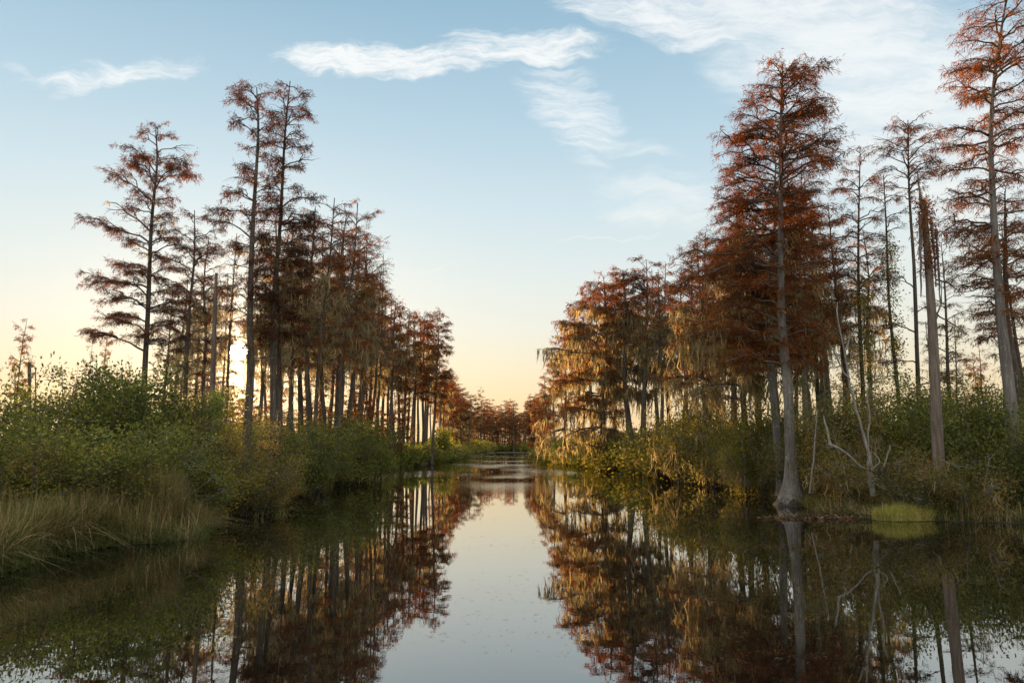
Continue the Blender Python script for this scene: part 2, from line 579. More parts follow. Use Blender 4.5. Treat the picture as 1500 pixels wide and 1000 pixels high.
def trunk_tube(mb, path, r0, r1, flare=0.8, flare_h=0.5, flutes=7, sides=14, wob=0.03, seed=0, n=30, top_pow=1.0):
    rng = np.random.default_rng(seed)
    # denser rings near the buttress
    P = resample(path, 80)
    Hh = P[-1, 2] - P[0, 2]
    tt = np.linspace(0, 1, n) ** 1.5
    ii = tt * 79
    P = np.stack([np.interp(ii, np.arange(80), P[:, k]) for k in range(3)], axis=1)
    z = P[:, 2] - P[0, 2]
    R = r1 + (r0 - r1) * (1 - tt) ** top_pow
    fl = np.exp(-z / flare_h)
    a = np.arange(sides) / sides * 2 * PI
    ph = rng.uniform(0, 2 * PI)
    lobes = 0.5 + 0.5 * np.cos(flutes * a + ph) + 0.25 * np.cos(3 * a + ph * 2)
    rad = R[:, None] * (1 + flare * fl[:, None] * (0.92 + 0.32 * lobes[None, :]) + 0.05 * np.sin(4 * a + ph)[None, :] * (1 - fl[:, None]))
    rad *= 1 + rng.normal(size=rad.shape) * wob
    V = np.stack([P[:, 0:1] + rad * np.cos(a), P[:, 1:2] + rad * np.sin(a), np.repeat(P[:, 2:3], sides, 1)], axis=-1)
    idx = np.arange(n * sides).reshape(n, sides)
    nx = np.roll(idx, -1, axis=1)
    f = np.stack([idx[:-1], nx[:-1], nx[1:], idx[1:]], axis=-1)
    mb.add(V.reshape(-1, 3), f.reshape(-1, 4), True)


# ------------------------------------------------------------------ cypress
def cypress_parts(seed, path, r0, env, nlimb, slope=(0.05, 0.75), bare=0.12, fol=1.0, frond=(0.19, 0.040), step=0.045,
                  moss=0.0, moss_z=(0.2, 0.8), moss_len=(0.4, 1.6), moss_w=0.05, flare=0.9, flare_h=0.5, inner=0.25, droop=0.55,
                  sides=14, extra=(), drop=0.12, rtip=0.02, twig_gap=0.14, twig_len=1.1, twig_r=1.0, dens=3.0, bald=0.0, front=False):
    nlimb = max(8, int(nlimb * 0.62))
    """returns MBs: trunk, branchwork, crown, spanish_moss. env rows: (z, half-width towards -x, half-width towards +x).
    extra rows: (z of origin, azimuth deg, length, rise) for limbs one can pick out in the photograph"""
    rng = np.random.default_rng(seed)
    trunk, wood, crown, mossm = MB(), MB(), MB(), MB()
    path = np.asarray(path, float)
    trunk_tube(trunk, path, r0, rtip, flare, flare_h, sides=sides, seed=seed)
    dense = resample(path, 120)
    env = np.asarray(sorted(env), float)
    zb, zt = env[0, 0], env[-1, 0]
    ztop = path[-1, 2]

    def trunk_at(z):
        return np.array([np.interp(z, dense[:, 2], dense[:, 0]), np.interp(z, dense[:, 2], dense[:, 1]), z])

    def radius_at(z):
        return rtip + (r0 - rtip) * (1 - np.clip(z / ztop, 0, 1))

    jobs = []
    for i in range(nlimb):
        q = min(1.0, max(0.0, (i + 0.5 + rng.normal() * 0.9) / nlimb))
        z1 = zb + (zt - zb) * q
        wl, wr = np.interp(z1, env[:, 0], env[:, 1]), np.interp(z1, env[:, 0], env[:, 2])
        phi = i * 2.39996 + rng.normal() * 0.45
        wx = wl if math.cos(phi) < 0 else wr
        wy = max(0.25, 0.5 * (wl + wr))
        L = 1 / math.sqrt((math.cos(phi) / max(wx, 0.15)) ** 2 + (math.sin(phi) / wy) ** 2) * (0.55 + 0.56 * rng.uniform() ** 0.6)
        if front and q < 0.62 and math.sin(phi) < -0.5:
            L *= 0.4
        sl = slope[0] + (slope[1] - slope[0]) * q + rng.normal() * 0.16
        z0 = min(z1 - L * sl, ztop - 0.25)
        z0 = max(z0, 0.12 * ztop)
        jobs.append((z0, phi, L, z1 - z0, rng.uniform() < max(bare, bald * (1 - q * 1.6))))
    for (z0, az, L, rise) in extra:
        jobs.append((z0, math.radians(az), L, rise, False))

    LP, LR, TP, TR = [], [], [], []
    tw_s, tw_e, tw_n = [], [], []
    mp, ml = [], []
    K = 7
    tk = np.linspace(0, 1, K)
    up_ = np.array([0, 0, 1.0])

    def foliate(P, d, L, t0, isbare):
        s = np.array([-d[1], d[0], 0.0])
        n2 = max(2, int(L * (1 - t0) / twig_gap))
        for j in range(n2):
            t = t0 + (1 - t0) * (j + rng.uniform()) / n2
            b = np.array([np.interp(t, tk, P[:, k]) for k in range(3)])
            sg = 1 if rng.uniform() < 0.5 else -1
            a2 = math.radians(rng.uniform(15, 85)) * (1 - 0.4 * t)
            l2 = min(1.1, rng.uniform(0.22, 0.60) * twig_len * (1.15 - 0.4 * t))
            dd = d * math.cos(a2) + s * sg * math.sin(a2)
            e = b + dd * l2 + up_ * l2 * (rng.normal() * 0.30 - 0.02)
            mid = (b + e) / 2 + up_ * 0.10 * l2 + rng.normal(size=3) * 0.06 * l2
            TP.append([b, mid, e])
            TR.append([0.010 * twig_r, 0.007 * twig_r, 0.004 * twig_r])
            if not isbare and rng.uniform() < fol:
                tw_s.extend([b, mid])
                tw_e.extend([mid, e])
                tw_n.extend([l2 / 2 / step * rng.uniform(0.2, 0.9), l2 / 2 / step * rng.uniform(0.8, 1.6)])

    for (z0, phi, L, rise, isbare) in jobs:
        p0 = trunk_at(z0)
        d = np.array([math.cos(phi), math.sin(phi), 0.0])
        s = np.array([-d[1], d[0], 0.0])
        bend = rng.normal() * 0.16 * L
        dr_ = drop * rng.uniform(0.3, 1.9)
        zz = rise * (tk ** rng.uniform(0.6, 1.1)) - dr_ * L * (tk ** 3) + dr_ * L * 0.45 * np.sin(tk * PI)
        P = p0 + d * (L * tk)[:, None] + s * (bend * tk ** 2)[:, None] + up_ * zz[:, None]
        P[1:-1] += rng.normal(size=(K - 2, 3)) * 0.032 * L * np.array([1, 1, 0.8])
        rr = min(0.012 + 0.015 * L, 0.5 * radius_at(z0) + 0.008)
        LP.append(P)
        LR.append(rr * (1 - tk) ** 0.8 + 0.006)
        foliate(P, d, L, inner, isbare)
        for j in range(0 if L < 0.7 else (2 if L < 1.8 else 4)):
            t = rng.uniform(max(0.18, inner * 0.7), 0.75)
            b = np.array([np.interp(t, tk, P[:, k]) for k in range(3)])
            a2 = math.radians(rng.uniform(22, 58)) * (1 if j % 2 else -1)
            d2 = d * math.cos(a2) + s * math.sin(a2)
            L2 = L * rng.uniform(0.35, 0.72) * (1.1 - 0.55 * t)
            e = b + d2 * L2 + up_ * L2 * (rise / max(L, 0.3) * 0.55 + rng.normal() * 0.14)
            Q = b + (e - b) * tk[:, None] - up_ * (dr_ * L2 * (tk ** 3 - 0.4 * np.sin(tk * PI)))[:, None]
            Q[1:-1] += rng.normal(size=(K - 2, 3)) * 0.03 * L2
            LP.append(Q)
            LR.append(rr * 0.55 * (1 - tk) ** 0.8 + 0.005)
            foliate(Q, d2, L2, 0.2, isbare)
            if moss > 0 and moss_z[0] <= p0[2] / ztop <= moss_z[1]:
                for _ in range(rng.poisson(moss * L2 * 0.6)):
                    q_ = Q[rng.integers(2, K)]
                    mp.append(list(q_))
                    ml.append(min(rng.uniform(*moss_len) * rng.uniform(0.5, 1.2), max(0.3, q_[2] - 0.15)))
        # limb tip
        if not isbare:
            tw_s.append(P[-2]); tw_e.append(P[-1]); tw_n.append(np.linalg.norm(P[-1] - P[-2]) / step)
        # moss under this limb
        if moss > 0:
            qz = (p0[2] + rise * 0.6) / ztop
            if moss_z[0] <= qz <= moss_z[1]:
                for j in range(rng.poisson(moss * L)):
                    t = rng.uniform(0.1, 1.0) ** 0.7
                    mp.append([np.interp(t, tk, P[:, k]) for k in range(3)])
                    ml.append(min(rng.uniform(*moss_len) * rng.uniform(0.5, 1.2), max(0.3, mp[-1][2] - 0.15)))
    tubes(trunk, np.array(LP), np.array(LR), 5, 1)
    tubes(trunk, np.array(TP), np.array(TR), 3, 1)
    if tw_s:
        S, E = np.array(tw_s), np.array(tw_e)
        cnt = np.maximum(1, np.round(np.array(tw_n) * dens)).astype(int)
        ix = np.repeat(np.arange(len(cnt)), cnt)
        n = len(ix)
        t = rng.uniform(0, 1.1, (n, 1))
        pos = S[ix] * (1 - t) + E[ix] * t + rng.normal(size=(n, 3)) * 0.045
        td = nrm(E - S)[ix]
        sd_ = nrm(np.cross(td, np.array([0, 0, 1.0]))) * np.where(rng.uniform(size=(n, 1)) < 0.5, 1, -1)
        dirn = td * rng.uniform(0.0, 0.8, (n, 1)) + sd_ * rng.uniform(0.1, 0.9, (n, 1)) + np.array([0, 0, -1.0]) * rng.uniform(-0.2, 1.0, (n, 1)) * droop * 2 + rng.normal(size=(n, 3)) * 0.22
        blades(crown, pos, dirn, frond[0] * 1.1 * rng.uniform(0.5, 1.35, n), frond[1] * 0.52 * rng.uniform(0.6, 1.3, n), rng)
    if mp:
        moss_clumps(mossm, mp, ml, rng, width=moss_w)
    STAT.append((seed, len(jobs), sum(len(x) for x in crown.f)))
    return trunk, wood, crown, mossm


STAT = []


def props(o, label, cat, group=None, kind=None):
    if label:
        o['label'] = label
    if cat:
        o['category'] = cat
    if group:
        o['group'] = group
    if kind:
        o['kind'] = kind
    return o


def empty(name, loc, label=None, cat=None, group=None):
    o = bpy.data.objects.new(name, None)
    o.empty_display_size = 0.3
    o.location = loc
    COL.objects.link(o)
    return props(o, label, cat, group)


def assemble(root, parts, bark='bark', leaf='rust', moss='moss'):
    t, w, c, mo = parts
    t.build('trunk', (bark, 'twig'), root)
    if c.v:
        c.build('crown', leaf, root)
    if mo.v:
        props(mo.build('spanish_moss', moss, root), None, None, kind='stuff')
    return root


def dup(root, loc, rz=0.0, sc=(1, 1, 1), tilt=(0, 0), label=None, group=None):
    r = root.copy()
    COL.objects.link(r)
    r.location = loc
    r.rotation_euler = (tilt[0], tilt[1], rz)
    r.scale = sc
    if label:
        r['label'] = label
    if group:
        r['group'] = group
    for ch in root.children:
        c = ch.copy()
        COL.objects.link(c)
        c.parent = r
    return r


def hero(label, Y, pts, env_px, r0, nlimb, leaf='rust', bark='bark', group=None, seed=None, name='cypress_tree', base_z=-0.15, ywob=0.15, **kw):
    """a cypress whose trunk line and crown outline follow the photograph at its own distance Y"""
    seed = seed if seed is not None else int(abs(pts[0][0]) * 7 + Y)
    rng = np.random.default_rng(seed + 1)
    W = np.array([at(px, py, Y) for px, py in pts])
    # carry the first point down to the ground
    if W[0, 2] > base_z:
        d = (W[1] - W[0]) / max(0.2, W[1, 2] - W[0, 2])
        b = W[0] - d * (W[0, 2] - base_z)
        b[2] = base_z
        if W[0, 2] - base_z < 0.6:
            W[0] = b
        else:
            W = np.vstack([b, W])
    W[1:-1, 1] += rng.normal(size=len(W) - 2) * ywob
    root = empty(name, W[0], label, 'tree', group)
    path = W - W[0]
    dz = resample(path, 100)
    env = []
    for py, l, r in env_px:
        a, b = at(l, py, Y) - W[0], at(r, py, Y) - W[0]
        z = a[2]
        cx = np.interp(z, dz[:, 2], dz[:, 0])
        env.append((z, max(0.12, cx - a[0]), max(0.12, b[0] - cx)))
    return assemble(root, cypress_parts(seed, path, r0, env, nlimb, **kw), bark, leaf)


# ------------------------------------------------------------------ shrubs and grasses
def shrub_parts(seed, h, w, nleaf, leaf=(0.085, 0.045), nstem=16, moss=0, twig_vis=1.0, low=0.15, clump=0.21, lean=(0, 0), moss_w=0.04, moss_len=(0.3, 1.1)):
    rng = np.random.default_rng(seed)
    stem, fol, mo = MB(), MB(), MB()
    P, R, ends = [], [], []
    tk = np.linspace(0, 1, 5)
    for i in range(nstem):
        az = rng.uniform(0, 2 * PI)
        b = np.array([math.cos(az), math.sin(az), 0]) * w * 0.22 * rng.uniform(0, 1) ** 0.5
        reach = w * 0.5 * rng.uniform(0.15, 1.0) ** 0.6
        top = h * rng.uniform(0.55, 1.0) * math.sqrt(max(0.12, 1 - (reach / (w * 0.56)) ** 2))
        e = np.array([math.cos(az) * reach + lean[0] * top, math.sin(az) * reach + lean[1] * top, top])
        mid = b * 0.5 + e * 0.5 + np.array([-math.cos(az), -math.sin(az), 0.3]) * reach * 0.18
        pts = resample([b, mid, e], 5)
        pts[1:-1] += rng.normal(size=(3, 3)) * 0.05 * h * 0.4
        P.append(pts)
        R.append(0.024 * (1 - tk) + 0.007)
        # branchlets
        for j in range(rng.integers(8, 13)):
            t = rng.uniform(low, 1.0)
            q = np.array([np.interp(t, tk, pts[:, k]) for k in range(3)])
            dv = nrm(rng.normal(size=3) * np.array([1, 1, 0.55]) + np.array([math.cos(az), math.sin(az), 0.6]) * 0.6)
            ln = rng.uniform(0.25, 0.7) * (0.16 * w + 0.12 * h)
            e2 = q + dv * ln
            P.append(resample([q, (q + e2) / 2 + rng.normal(size=3) * 0.04, e2], 5))
            R.append((0.009 * (1 - tk) + 0.003) * twig_vis)
            ends.append(e2)
            ends.append(q * 0.4 + e2 * 0.6)
    tubes(stem, np.array(P), np.array(R), 4)
    ends = np.array(ends)
    ends[:, 2] = np.maximum(ends[:, 2], 0.12)
    n = nleaf
    ix = rng.integers(0, len(ends), n)
    off = rng.normal(size=(n, 3)) * clump * np.array([1, 1, 0.75])
    pos = ends[ix] + off
    pos[:, 2] = np.maximum(pos[:, 2], 0.05)
    dirn = nrm(off + rng.normal(size=(n, 3)) * 0.12) + rng.normal(size=(n, 3)) * 0.5 + np.array([0, 0, 0.35])
    blades(fol, pos, dirn, leaf[0] * rng.uniform(0.6, 1.4, n), leaf[1] * rng.uniform(0.6, 1.4, n), rng)
    if moss:
        pick = ends[rng.integers(0, len(ends), moss)]
        moss_clumps(mo, pick, np.minimum(rng.uniform(*moss_len, moss), np.maximum(pick[:, 2], 0.2)), rng, per=8, spread=0.13, width=moss_w)
    return stem, fol, mo


def make_shrub(label, loc, parts, leaf='green', twig='twig', group=None, name='shrub', cat='shrub', rz=0.0):
    s, f, mo = parts
    root = empty(name, loc, label, cat, group)
    root.rotation_euler[2] = rz
    s.build('stem', twig, root)
    f.build('foliage', leaf, root)
    if mo.v:
        props(mo.build('spanish_moss', 'moss', root), None, None, kind='stuff')
    return root


def grass_blades(mb, base, height, width, rng, lean=0.5, droop=0.5, segs=4, wind=(0, 0)):
    n = len(base)
    a = rng.uniform(0, 2 * PI, n)
    out = np.stack([np.cos(a) + wind[0], np.sin(a) + wind[1], np.zeros(n)], axis=1)
    Hh = np.asarray(height).reshape(n, 1)
    le = (np.abs(rng.normal(size=(n, 1))) * lean + 0.05)
    t = np.linspace(0, 1, segs + 1)[None, :]
    hor = Hh * le * (t ** 1.8)
    ver = Hh * (t - droop * le * t ** 2.6)
    C = base[:, None, :] + out[:, None, :] * hor[:, :, None]
    C[:, :, 2] += ver
    C[:, :, 2] = np.maximum(C[:, :, 2], 0.015)
    b = a + rng.normal(size=n) * 0.8 + PI / 2
    side = np.stack([np.cos(b), np.sin(b), np.zeros(n)], axis=1)
    prof = np.interp(t[0], [0, 0.3, 1], [0.8, 1.0, 0.1])
    Wd = (np.asarray(width).reshape(n, 1) / 2 * prof[None])[:, :, None] * side[:, None, :]
    V = np.stack([C - Wd, C + Wd], axis=2).reshape(n, -1, 3)
    k = np.arange(segs) * 2
    fc = np.stack([k, k + 1, k + 3, k + 2], axis=1)
    mb.add(V.reshape(-1, 3), (fc[None] + (np.arange(n) * (segs + 1) * 2)[:, None, None]).reshape(-1, 4))


def disc(rng, n, rx, ry, p=0.6):
    a = rng.uniform(0, 2 * PI, n)
    r = rng.uniform(0, 1, n) ** p
    return np.stack([np.cos(a) * r * rx, np.sin(a) * r * ry, np.zeros(n)], axis=1)


HAZE = 0.000016
if HAZE > 0:
    hm, gh = new_mat('haze_air')
    pv = gh.node('ShaderNodeVolumePrincipled')
    pv.inputs['Color'].default_value = (0.95, 0.93, 0.90, 1)
    pv.inputs['Density'].default_value = HAZE
    pv.inputs['Anisotropy'].default_value = 0.94
    gh.l.new(pv.outputs[0], gh.out.inputs[1])
    M['haze'] = hm
    hb = MB()
    x0, x1, y0, y1, z0, z1 = -180, 180, -12, 345, -3.0, 32
    hb.add([(x, y, z) for z in (z0, z1) for y in (y0, y1) for x in (x0, x1)],
           [(0, 2, 3, 1), (4, 5, 7, 6), (0, 1, 5, 4), (2, 6, 7, 3), (0, 4, 6, 2), (1, 3, 7, 5)])
    ho = hb.build('haze', 'haze')
    props(ho, 'thin warm evening haze in the air over the swamp', 'haze', kind='stuff')

# ------------------------------------------------------------------ banks, ground, water
LB = [ground(px, py) for px, py in [(0, 838), (60, 817), (150, 801), (285, 792), (305, 772), (345, 750), (430, 726), (486, 714), (505, 702), (560, 690), (600, 683), (650, 675.5), (690, 668), (728, 662.5)]]
RB = [ground(px, py) for px, py in [(1500, 766), (1290, 762), (1210, 752), (1170, 741), (1130, 728), (1050, 711), (960, 698), (890, 689), (820, 677), (797, 670), (768, 662.5)]]
LB = np.array([[-13.0, -30, 0], [-11.0, 8, 0]] + [list(p) for p in LB])
RB = np.array([[19.0, -30, 0], [17.5, 18, 0]] + [list(p) for p in RB])
YEND = min(LB[-1, 1], RB[-1, 1])


def xl(Y):
    return np.interp(Y, LB[:, 1], LB[:, 0])


def xr(Y):
    return np.interp(Y, RB[:, 1], RB[:, 0])


def hsh(a, b, k=0.0):
    return math.sin(a * 0.9 + k) * math.sin(b * 0.7 + 1.3 * k) + 0.5 * math.sin(a * 2.3 + b * 1.9 + k)


rows = list(np.arange(-30, 10, 5.0)) + list(np.arange(10, 60, 0.5)) + list(np.arange(60, 140, 2.0)) + list(np.arange(140, YEND, 6.0)) + [YEND + 1, YEND + 4, YEND + 12, 330, 420, 700, 1500, 3500]
offs = [-3000, -900, -300, -120, -60, -30, -18, -12, -8, -5, -3.2, -2.0, -1.3, -0.8, -0.45, -0.2, 0.0, 0.2, 0.6]


def gz(d, x, y):
    """height of the peat at distance d inside the bank (negative d = under water)"""
    if d < 0:
        return -0.05 + max(-0.9, d * 1.3)
    return -0.05 + 0.30 * (1 - math.exp(-d / 0.7)) + 0.05 * hsh(x * 2, y * 2) * min(1, d) + 0.10 * hsh(x * 0.5, y * 0.5, 2.0) * min(1, d / 3)


verts, fcs = [], []
nc = 2 * len(offs) + 1
for y in rows:
    a, b = xl(min(y, YEND)), xr(min(y, YEND))
    closed = y > YEND
    wob = 0.12 * math.sin(y * 1.7) + 0.08 * math.sin(y * 4.1 + 1)
    half = max(0.3, (b - a) / 2)
    for o in offs:
        o2 = min(o, half * 0.9)
        x = a + o2 + wob
        verts.append((x, y, gz(0.6 - o2 * 0 if closed else -o2, x, y) if o2 <= 0 or not closed else gz(1, x, y)))
    verts.append(((a + b) / 2, y, gz(1, a, y) if closed else -0.95))
    for o in reversed(offs):
        o2 = min(o, half * 0.9)
        x = b - o2 - wob
        verts.append((x, y, gz(0.6 if closed else -o2, x, y) if o2 <= 0 or not closed else gz(1, x, y)))
for i in range(len(rows) - 1):
    for j in range(nc - 1):
        fcs.append((i * nc + j, i * nc + j + 1, (i + 1) * nc + j + 1, (i + 1) * nc + j))
mb = MB()
mb.add(verts, fcs, True)
o = mb.build('ground', 'peat')
props(o, 'dark peat banks either side of the channel', 'ground', kind='structure')
mb = MB()
mb.add([(-3000, -60, 0), (3000, -60, 0), (3000, 3600, 0), (-3000, 3600, 0)], [(0, 1, 2, 3)])
# the swamp water also stands between the trees: one sheet at z = 0
o = mb.build('water', 'water')
props(o, 'still tannin-dark water of the channel mirroring trees and sky', 'water', kind='structure')


# ------------------------------------------------------------------ hero cypresses, left bank
hero('lone tall cypress with tiered crown at the outer end of the left stand', 34,
     [(213, 690), (213, 575), (216, 450), (224, 330), (229, 240), (228, 190)],
     [(186, 214, 242), (200, 185, 262), (222, 160, 272), (250, 165, 294), (272, 190, 262), (292, 205, 250), (312, 160, 250), (330, 134, 258), (350, 165, 262), (372, 205, 250),
      (400, 145, 262), (430, 128, 265), (465, 150, 262), (490, 125, 255), (505, 150, 240)],
     0.19, 100, dens=4.0, leaf='umber', moss=0.25, moss_len=(0.2, 0.7), bare=0.10, slope=(0.10, 0.55), frond=(0.17, 0.040), inner=0.35, step=0.040)
hero('rust cypress with broad branches between the lone tall tree and the pale dead pole', 41,
     [(272, 690), (272, 580), (276, 460), (284, 380), (285, 308)],
     [(304, 268, 306), (330, 240, 325), (360, 250, 330), (385, 228, 338), (430, 232, 330), (470, 215, 330), (510, 225, 322), (550, 240, 305)],
     0.18, 64, leaf='umber', moss=0.8, moss_z=(0.2, 0.7), moss_len=(0.3, 1.2), slope=(0.10, 0.6), inner=0.3)
hero('tallest straight cypress just right of the low sun, its trunk edged by the glare', 31,
     [(354, 720), (362, 560), (367, 450), (373, 330), (378, 200), (376, 128)],
     [(122, 352, 390), (140, 330, 396), (162, 326, 397), (185, 318, 396), (215, 335, 392), (245, 322, 392), (262, 340, 388), (290, 303, 396), (320, 300, 395), (345, 330, 400), (380, 345, 395),
      (430, 330, 410), (470, 345, 400), (520, 335, 402)],
     0.20, 118, dens=4.2, leaf='umber', moss=0.5, moss_z=(0.2, 0.62), moss_len=(0.3, 1.2), slope=(0.15, 0.5), inner=0.4, bare=0.14)
hero('tall cypress with narrow tiered crown just right of the tallest straight trunk', 32,
     [(399, 725), (399, 600), (402, 450), (409, 330), (416, 200), (425, 119)],
     [(117, 418, 432), (140, 398, 452), (165, 392, 456), (185, 405, 448), (210, 388, 458), (235, 390, 455), (255, 402, 446), (275, 385, 458), (290, 390, 474), (320, 382, 462), (350, 372, 462), (400, 368, 462),
      (450, 372, 455), (500, 380, 440)],
     0.165, 140, dens=4.4, leaf='umber', moss=1.1, moss_z=(0.2, 0.65), moss_len=(0.3, 1.5), slope=(0.05, 0.5), inner=0.25, bare=0.06)
hero('thin cypress stem leaning against the narrow-crowned tall tree', 33,
     [(413, 722), (410, 600), (408, 480), (407, 390), (404, 320)],
     [(315, 396, 414), (350, 380, 440), (400, 372, 450), (450, 370, 460), (500, 380, 450), (540, 385, 440)],
     0.13, 48, leaf='rust', moss=2.4, moss_z=(0.2, 0.8), moss_len=(0.5, 1.8), slope=(0.0, 0.5))
hero('moss-hung cypress with pale trunk foot at the waterside tan grass clump', 37,
     [(463, 700), (464, 600), (472, 470), (482, 380), (490, 290)],
     [(288, 474, 502), (310, 455, 522), (345, 450, 520), (390, 438, 522), (450, 432, 515), (510, 435, 505), (560, 445, 490)],
     0.16, 70, leaf='rust', moss=3.2, moss_z=(0.15, 0.75), moss_len=(0.5, 2.0), slope=(0.0, 0.6))
hero('cypress with leaning trunk and wide upswept top, right shoulder of the dense left stand', 42,
     [(494, 680), (497, 640), (505, 480), (518, 380), (524, 298)],
     [(293, 500, 545), (310, 490, 552), (340, 480, 556), (380, 475, 562), (420, 472, 570), (480, 475, 560), (540, 480, 545)],
     0.17, 74, leaf='rust', moss=2.8, moss_z=(0.15, 0.7), moss_len=(0.5, 1.9), slope=(0.05, 0.65))
hero('last cypress of the left row, dark trunk with layered boughs reaching over the channel', 84,
     [(633, 662), (637, 600), (640, 540), (642, 500), (640, 455)],
     [(452, 630, 650), (470, 615, 655), (500, 622, 660), (520, 622, 662), (535, 625, 655), (550, 615, 674), (565, 622, 655), (590, 618, 652)],
     0.22, 95, leaf='rust', moss=0.7, moss_len=(0.5, 1.6), slope=(0.10, 0.5), frond=(0.34, 0.085), step=0.085, moss_w=0.09, drop=0.18)

# ------------------------------------------------------------------ hero cypresses, right bank
hero('great rust cypress with flared buttress foot standing in the water, largest crown on the right', 28,
     [(1160, 735), (1153, 600), (1148, 450), (1146, 300), (1146, 180), (1147, 92)],
     [(86, 1128, 1172), (102, 1100, 1205), (118, 1090, 1210), (140, 1085, 1222), (160, 1088, 1200), (182, 1062, 1205), (210, 1060, 1220), (240, 1052, 1226), (270, 1030, 1215), (300, 1050, 1232),
      (330, 1012, 1235), (370, 1015, 1228), (410, 1005, 1240), (450, 1020, 1220), (500, 1040, 1215), (540, 1060, 1190)],
     0.235, 190, dens=2.6, leaf='rust', bark='bark_pale', moss=0.7, moss_z=(0.15, 0.6), moss_len=(0.3, 1.2), slope=(-0.02, 0.5), flare=2.2, flare_h=0.55, inner=0.16, bare=0.07, sides=22, droop=0.5, step=0.042, front=True,
     extra=[(15.5, 180, 1.5, 0.5), (15.3, 5, 1.7, 0.5), (15.9, 205, 1.2, 0.4), (14.9, 350, 1.9, 0.6), (14.6, 172, 1.7, 0.5), (15.5, 90, 1.2, 0.4), (15.5, 270, 1.2, 0.4), (14.2, 190, 2.0, 0.6), (13.8, 8, 2.0, 0.6)])
hero('second grey trunk close behind the buttressed great cypress, crown leaning towards the channel', 31,
     [(1143, 690), (1133, 560), (1128, 440), (1130, 340), (1136, 230)],
     [(215, 1120, 1150), (270, 1075, 1175), (330, 1030, 1190), (390, 1008, 1190), (440, 1000, 1185), (480, 1002, 1180), (520, 1010, 1170), (545, 1030, 1160)],
     0.21, 86, leaf='rust', bark='bark_pale', front=True, moss=1.6, moss_z=(0.15, 0.7), moss_len=(0.4, 1.7), slope=(-0.08, 0.45), flare=0.8, inner=0.2, bare=0.06)
hero('mossy cypress in grey drapery between the great cypress and the sunlit waterside group', 37,
     [(1092, 665), (1088, 560), (1090, 460), (1094, 350)],
     [(335, 1065, 1120), (380, 1035, 1135), (420, 1012, 1140), (460, 998, 1140), (500, 990, 1145), (540, 1000, 1140), (580, 1015, 1125)],
     0.22, 80, leaf='rust', bald=0.6, moss=5.0, moss_z=(0.1, 0.8), moss_len=(0.7, 2.6), slope=(-0.10, 0.4), moss_w=0.06)
hero('low rust cypress hung with moss, left of the grey drapery tree', 44,
     [(1035, 665), (1030, 560), (1028, 470), (1030, 375)],
     [(368, 1012, 1045), (400, 990, 1065), (440, 975, 1075), (490, 968, 1080), (540, 972, 1075), (590, 985, 1070)],
     0.20, 66, leaf='rust', bald=0.6, moss=4.5, moss_z=(0.1, 0.75), moss_len=(0.6, 2.4), slope=(-0.05, 0.45), moss_w=0.065)
hero('waterside cypress with low boughs sweeping over the channel, golden moss down to the water', 66,
     [(884, 690), (884, 620), (888, 520), (886, 440), (884, 405)],
     [(398, 870, 902), (415, 850, 915), (445, 822, 930), (475, 812, 935), (510, 800, 930), (545, 796, 930), (580, 793, 925), (610, 796, 925), (640, 800, 915), (658, 810, 905)],
     0.36, 112, leaf='rust', front=True, dens=2.4, bald=0.75, moss=3.3, moss_z=(0.03, 0.8), moss_len=(1.0, 3.4), slope=(-0.12, 0.55), frond=(0.30, 0.075), step=0.062, moss_w=0.085, drop=0.22, inner=0.2, flare=0.9)
hero('leaning dark cypress trunk, middle of the sunlit waterside group', 62,
     [(931, 692), (924, 640), (916, 560), (917, 470), (914, 420), (912, 395)],
     [(388, 900, 928), (410, 880, 945), (440, 868, 960), (480, 862, 965), (530, 870, 965), (580, 885, 960)],
     0.30, 64, leaf='rust', front=True, dens=2.4, bald=0.7, moss=3.0, moss_z=(0.05, 0.75), moss_len=(0.8, 3.0), slope=(0.0, 0.55), frond=(0.29, 0.072), step=0.065, moss_w=0.10, flare=1.0)
hero('taller umbrella-topped cypress at the right of the sunlit waterside group', 60,
     [(944, 690), (943, 620), (945, 540), (948, 460), (947, 382)],
     [(378, 925, 975), (392, 900, 990), (410, 905, 1000), (435, 918, 985), (470, 905, 985), (520, 910, 985), (570, 918, 975)],
     0.29, 60, leaf='umber', front=True, dens=2.6, bald=0.65, moss=3.0, moss_z=(0.05, 0.75), moss_len=(0.8, 3.0), slope=(0.0, 0.6), frond=(0.28, 0.07), step=0.070, moss_w=0.10, inner=0.35)
hero('huge rust cypress at the right edge, crown running out of the picture', 24,
     [(1487, 735), (1476, 620), (1463, 480), (1451, 320), (1455, 150), (1480, -40)],
     [(-60, 1470, 1510), (-10, 1440, 1540), (30, 1412, 1560), (55, 1425, 1560), (85, 1398, 1560), (120, 1395, 1560), (150, 1412, 1560), (180, 1378, 1540), (215, 1400, 1560), (245, 1378, 1560), (280, 1390, 1530),
      (300, 1365, 1540), (340, 1372, 1520), (380, 1380, 1530), (420, 1405, 1510), (470, 1415, 1495)],
     0.23, 150, leaf='rust', bark='bark_pale', moss=0.15, moss_len=(0.2, 0.6), slope=(0.0, 0.45), front=True, flare=1.1, flare_h=0.6, inner=0.22, bare=0.08, sides=18, frond=(0.17, 0.036))
hero('shorter cypress behind the huge edge tree, second trunk in from the right edge', 27.5,
     [(1500, 700), (1492, 570), (1484, 450), (1474, 340), (1472, 280)],
     [(270, 1462, 1485), (320, 1445, 1510), (380, 1425, 1530), (440, 1420, 1530), (500, 1432, 1530)],
     0.19, 56, leaf='rust', moss=0.4, moss_len=(0.2, 0.8), slope=(0.0, 0.5))
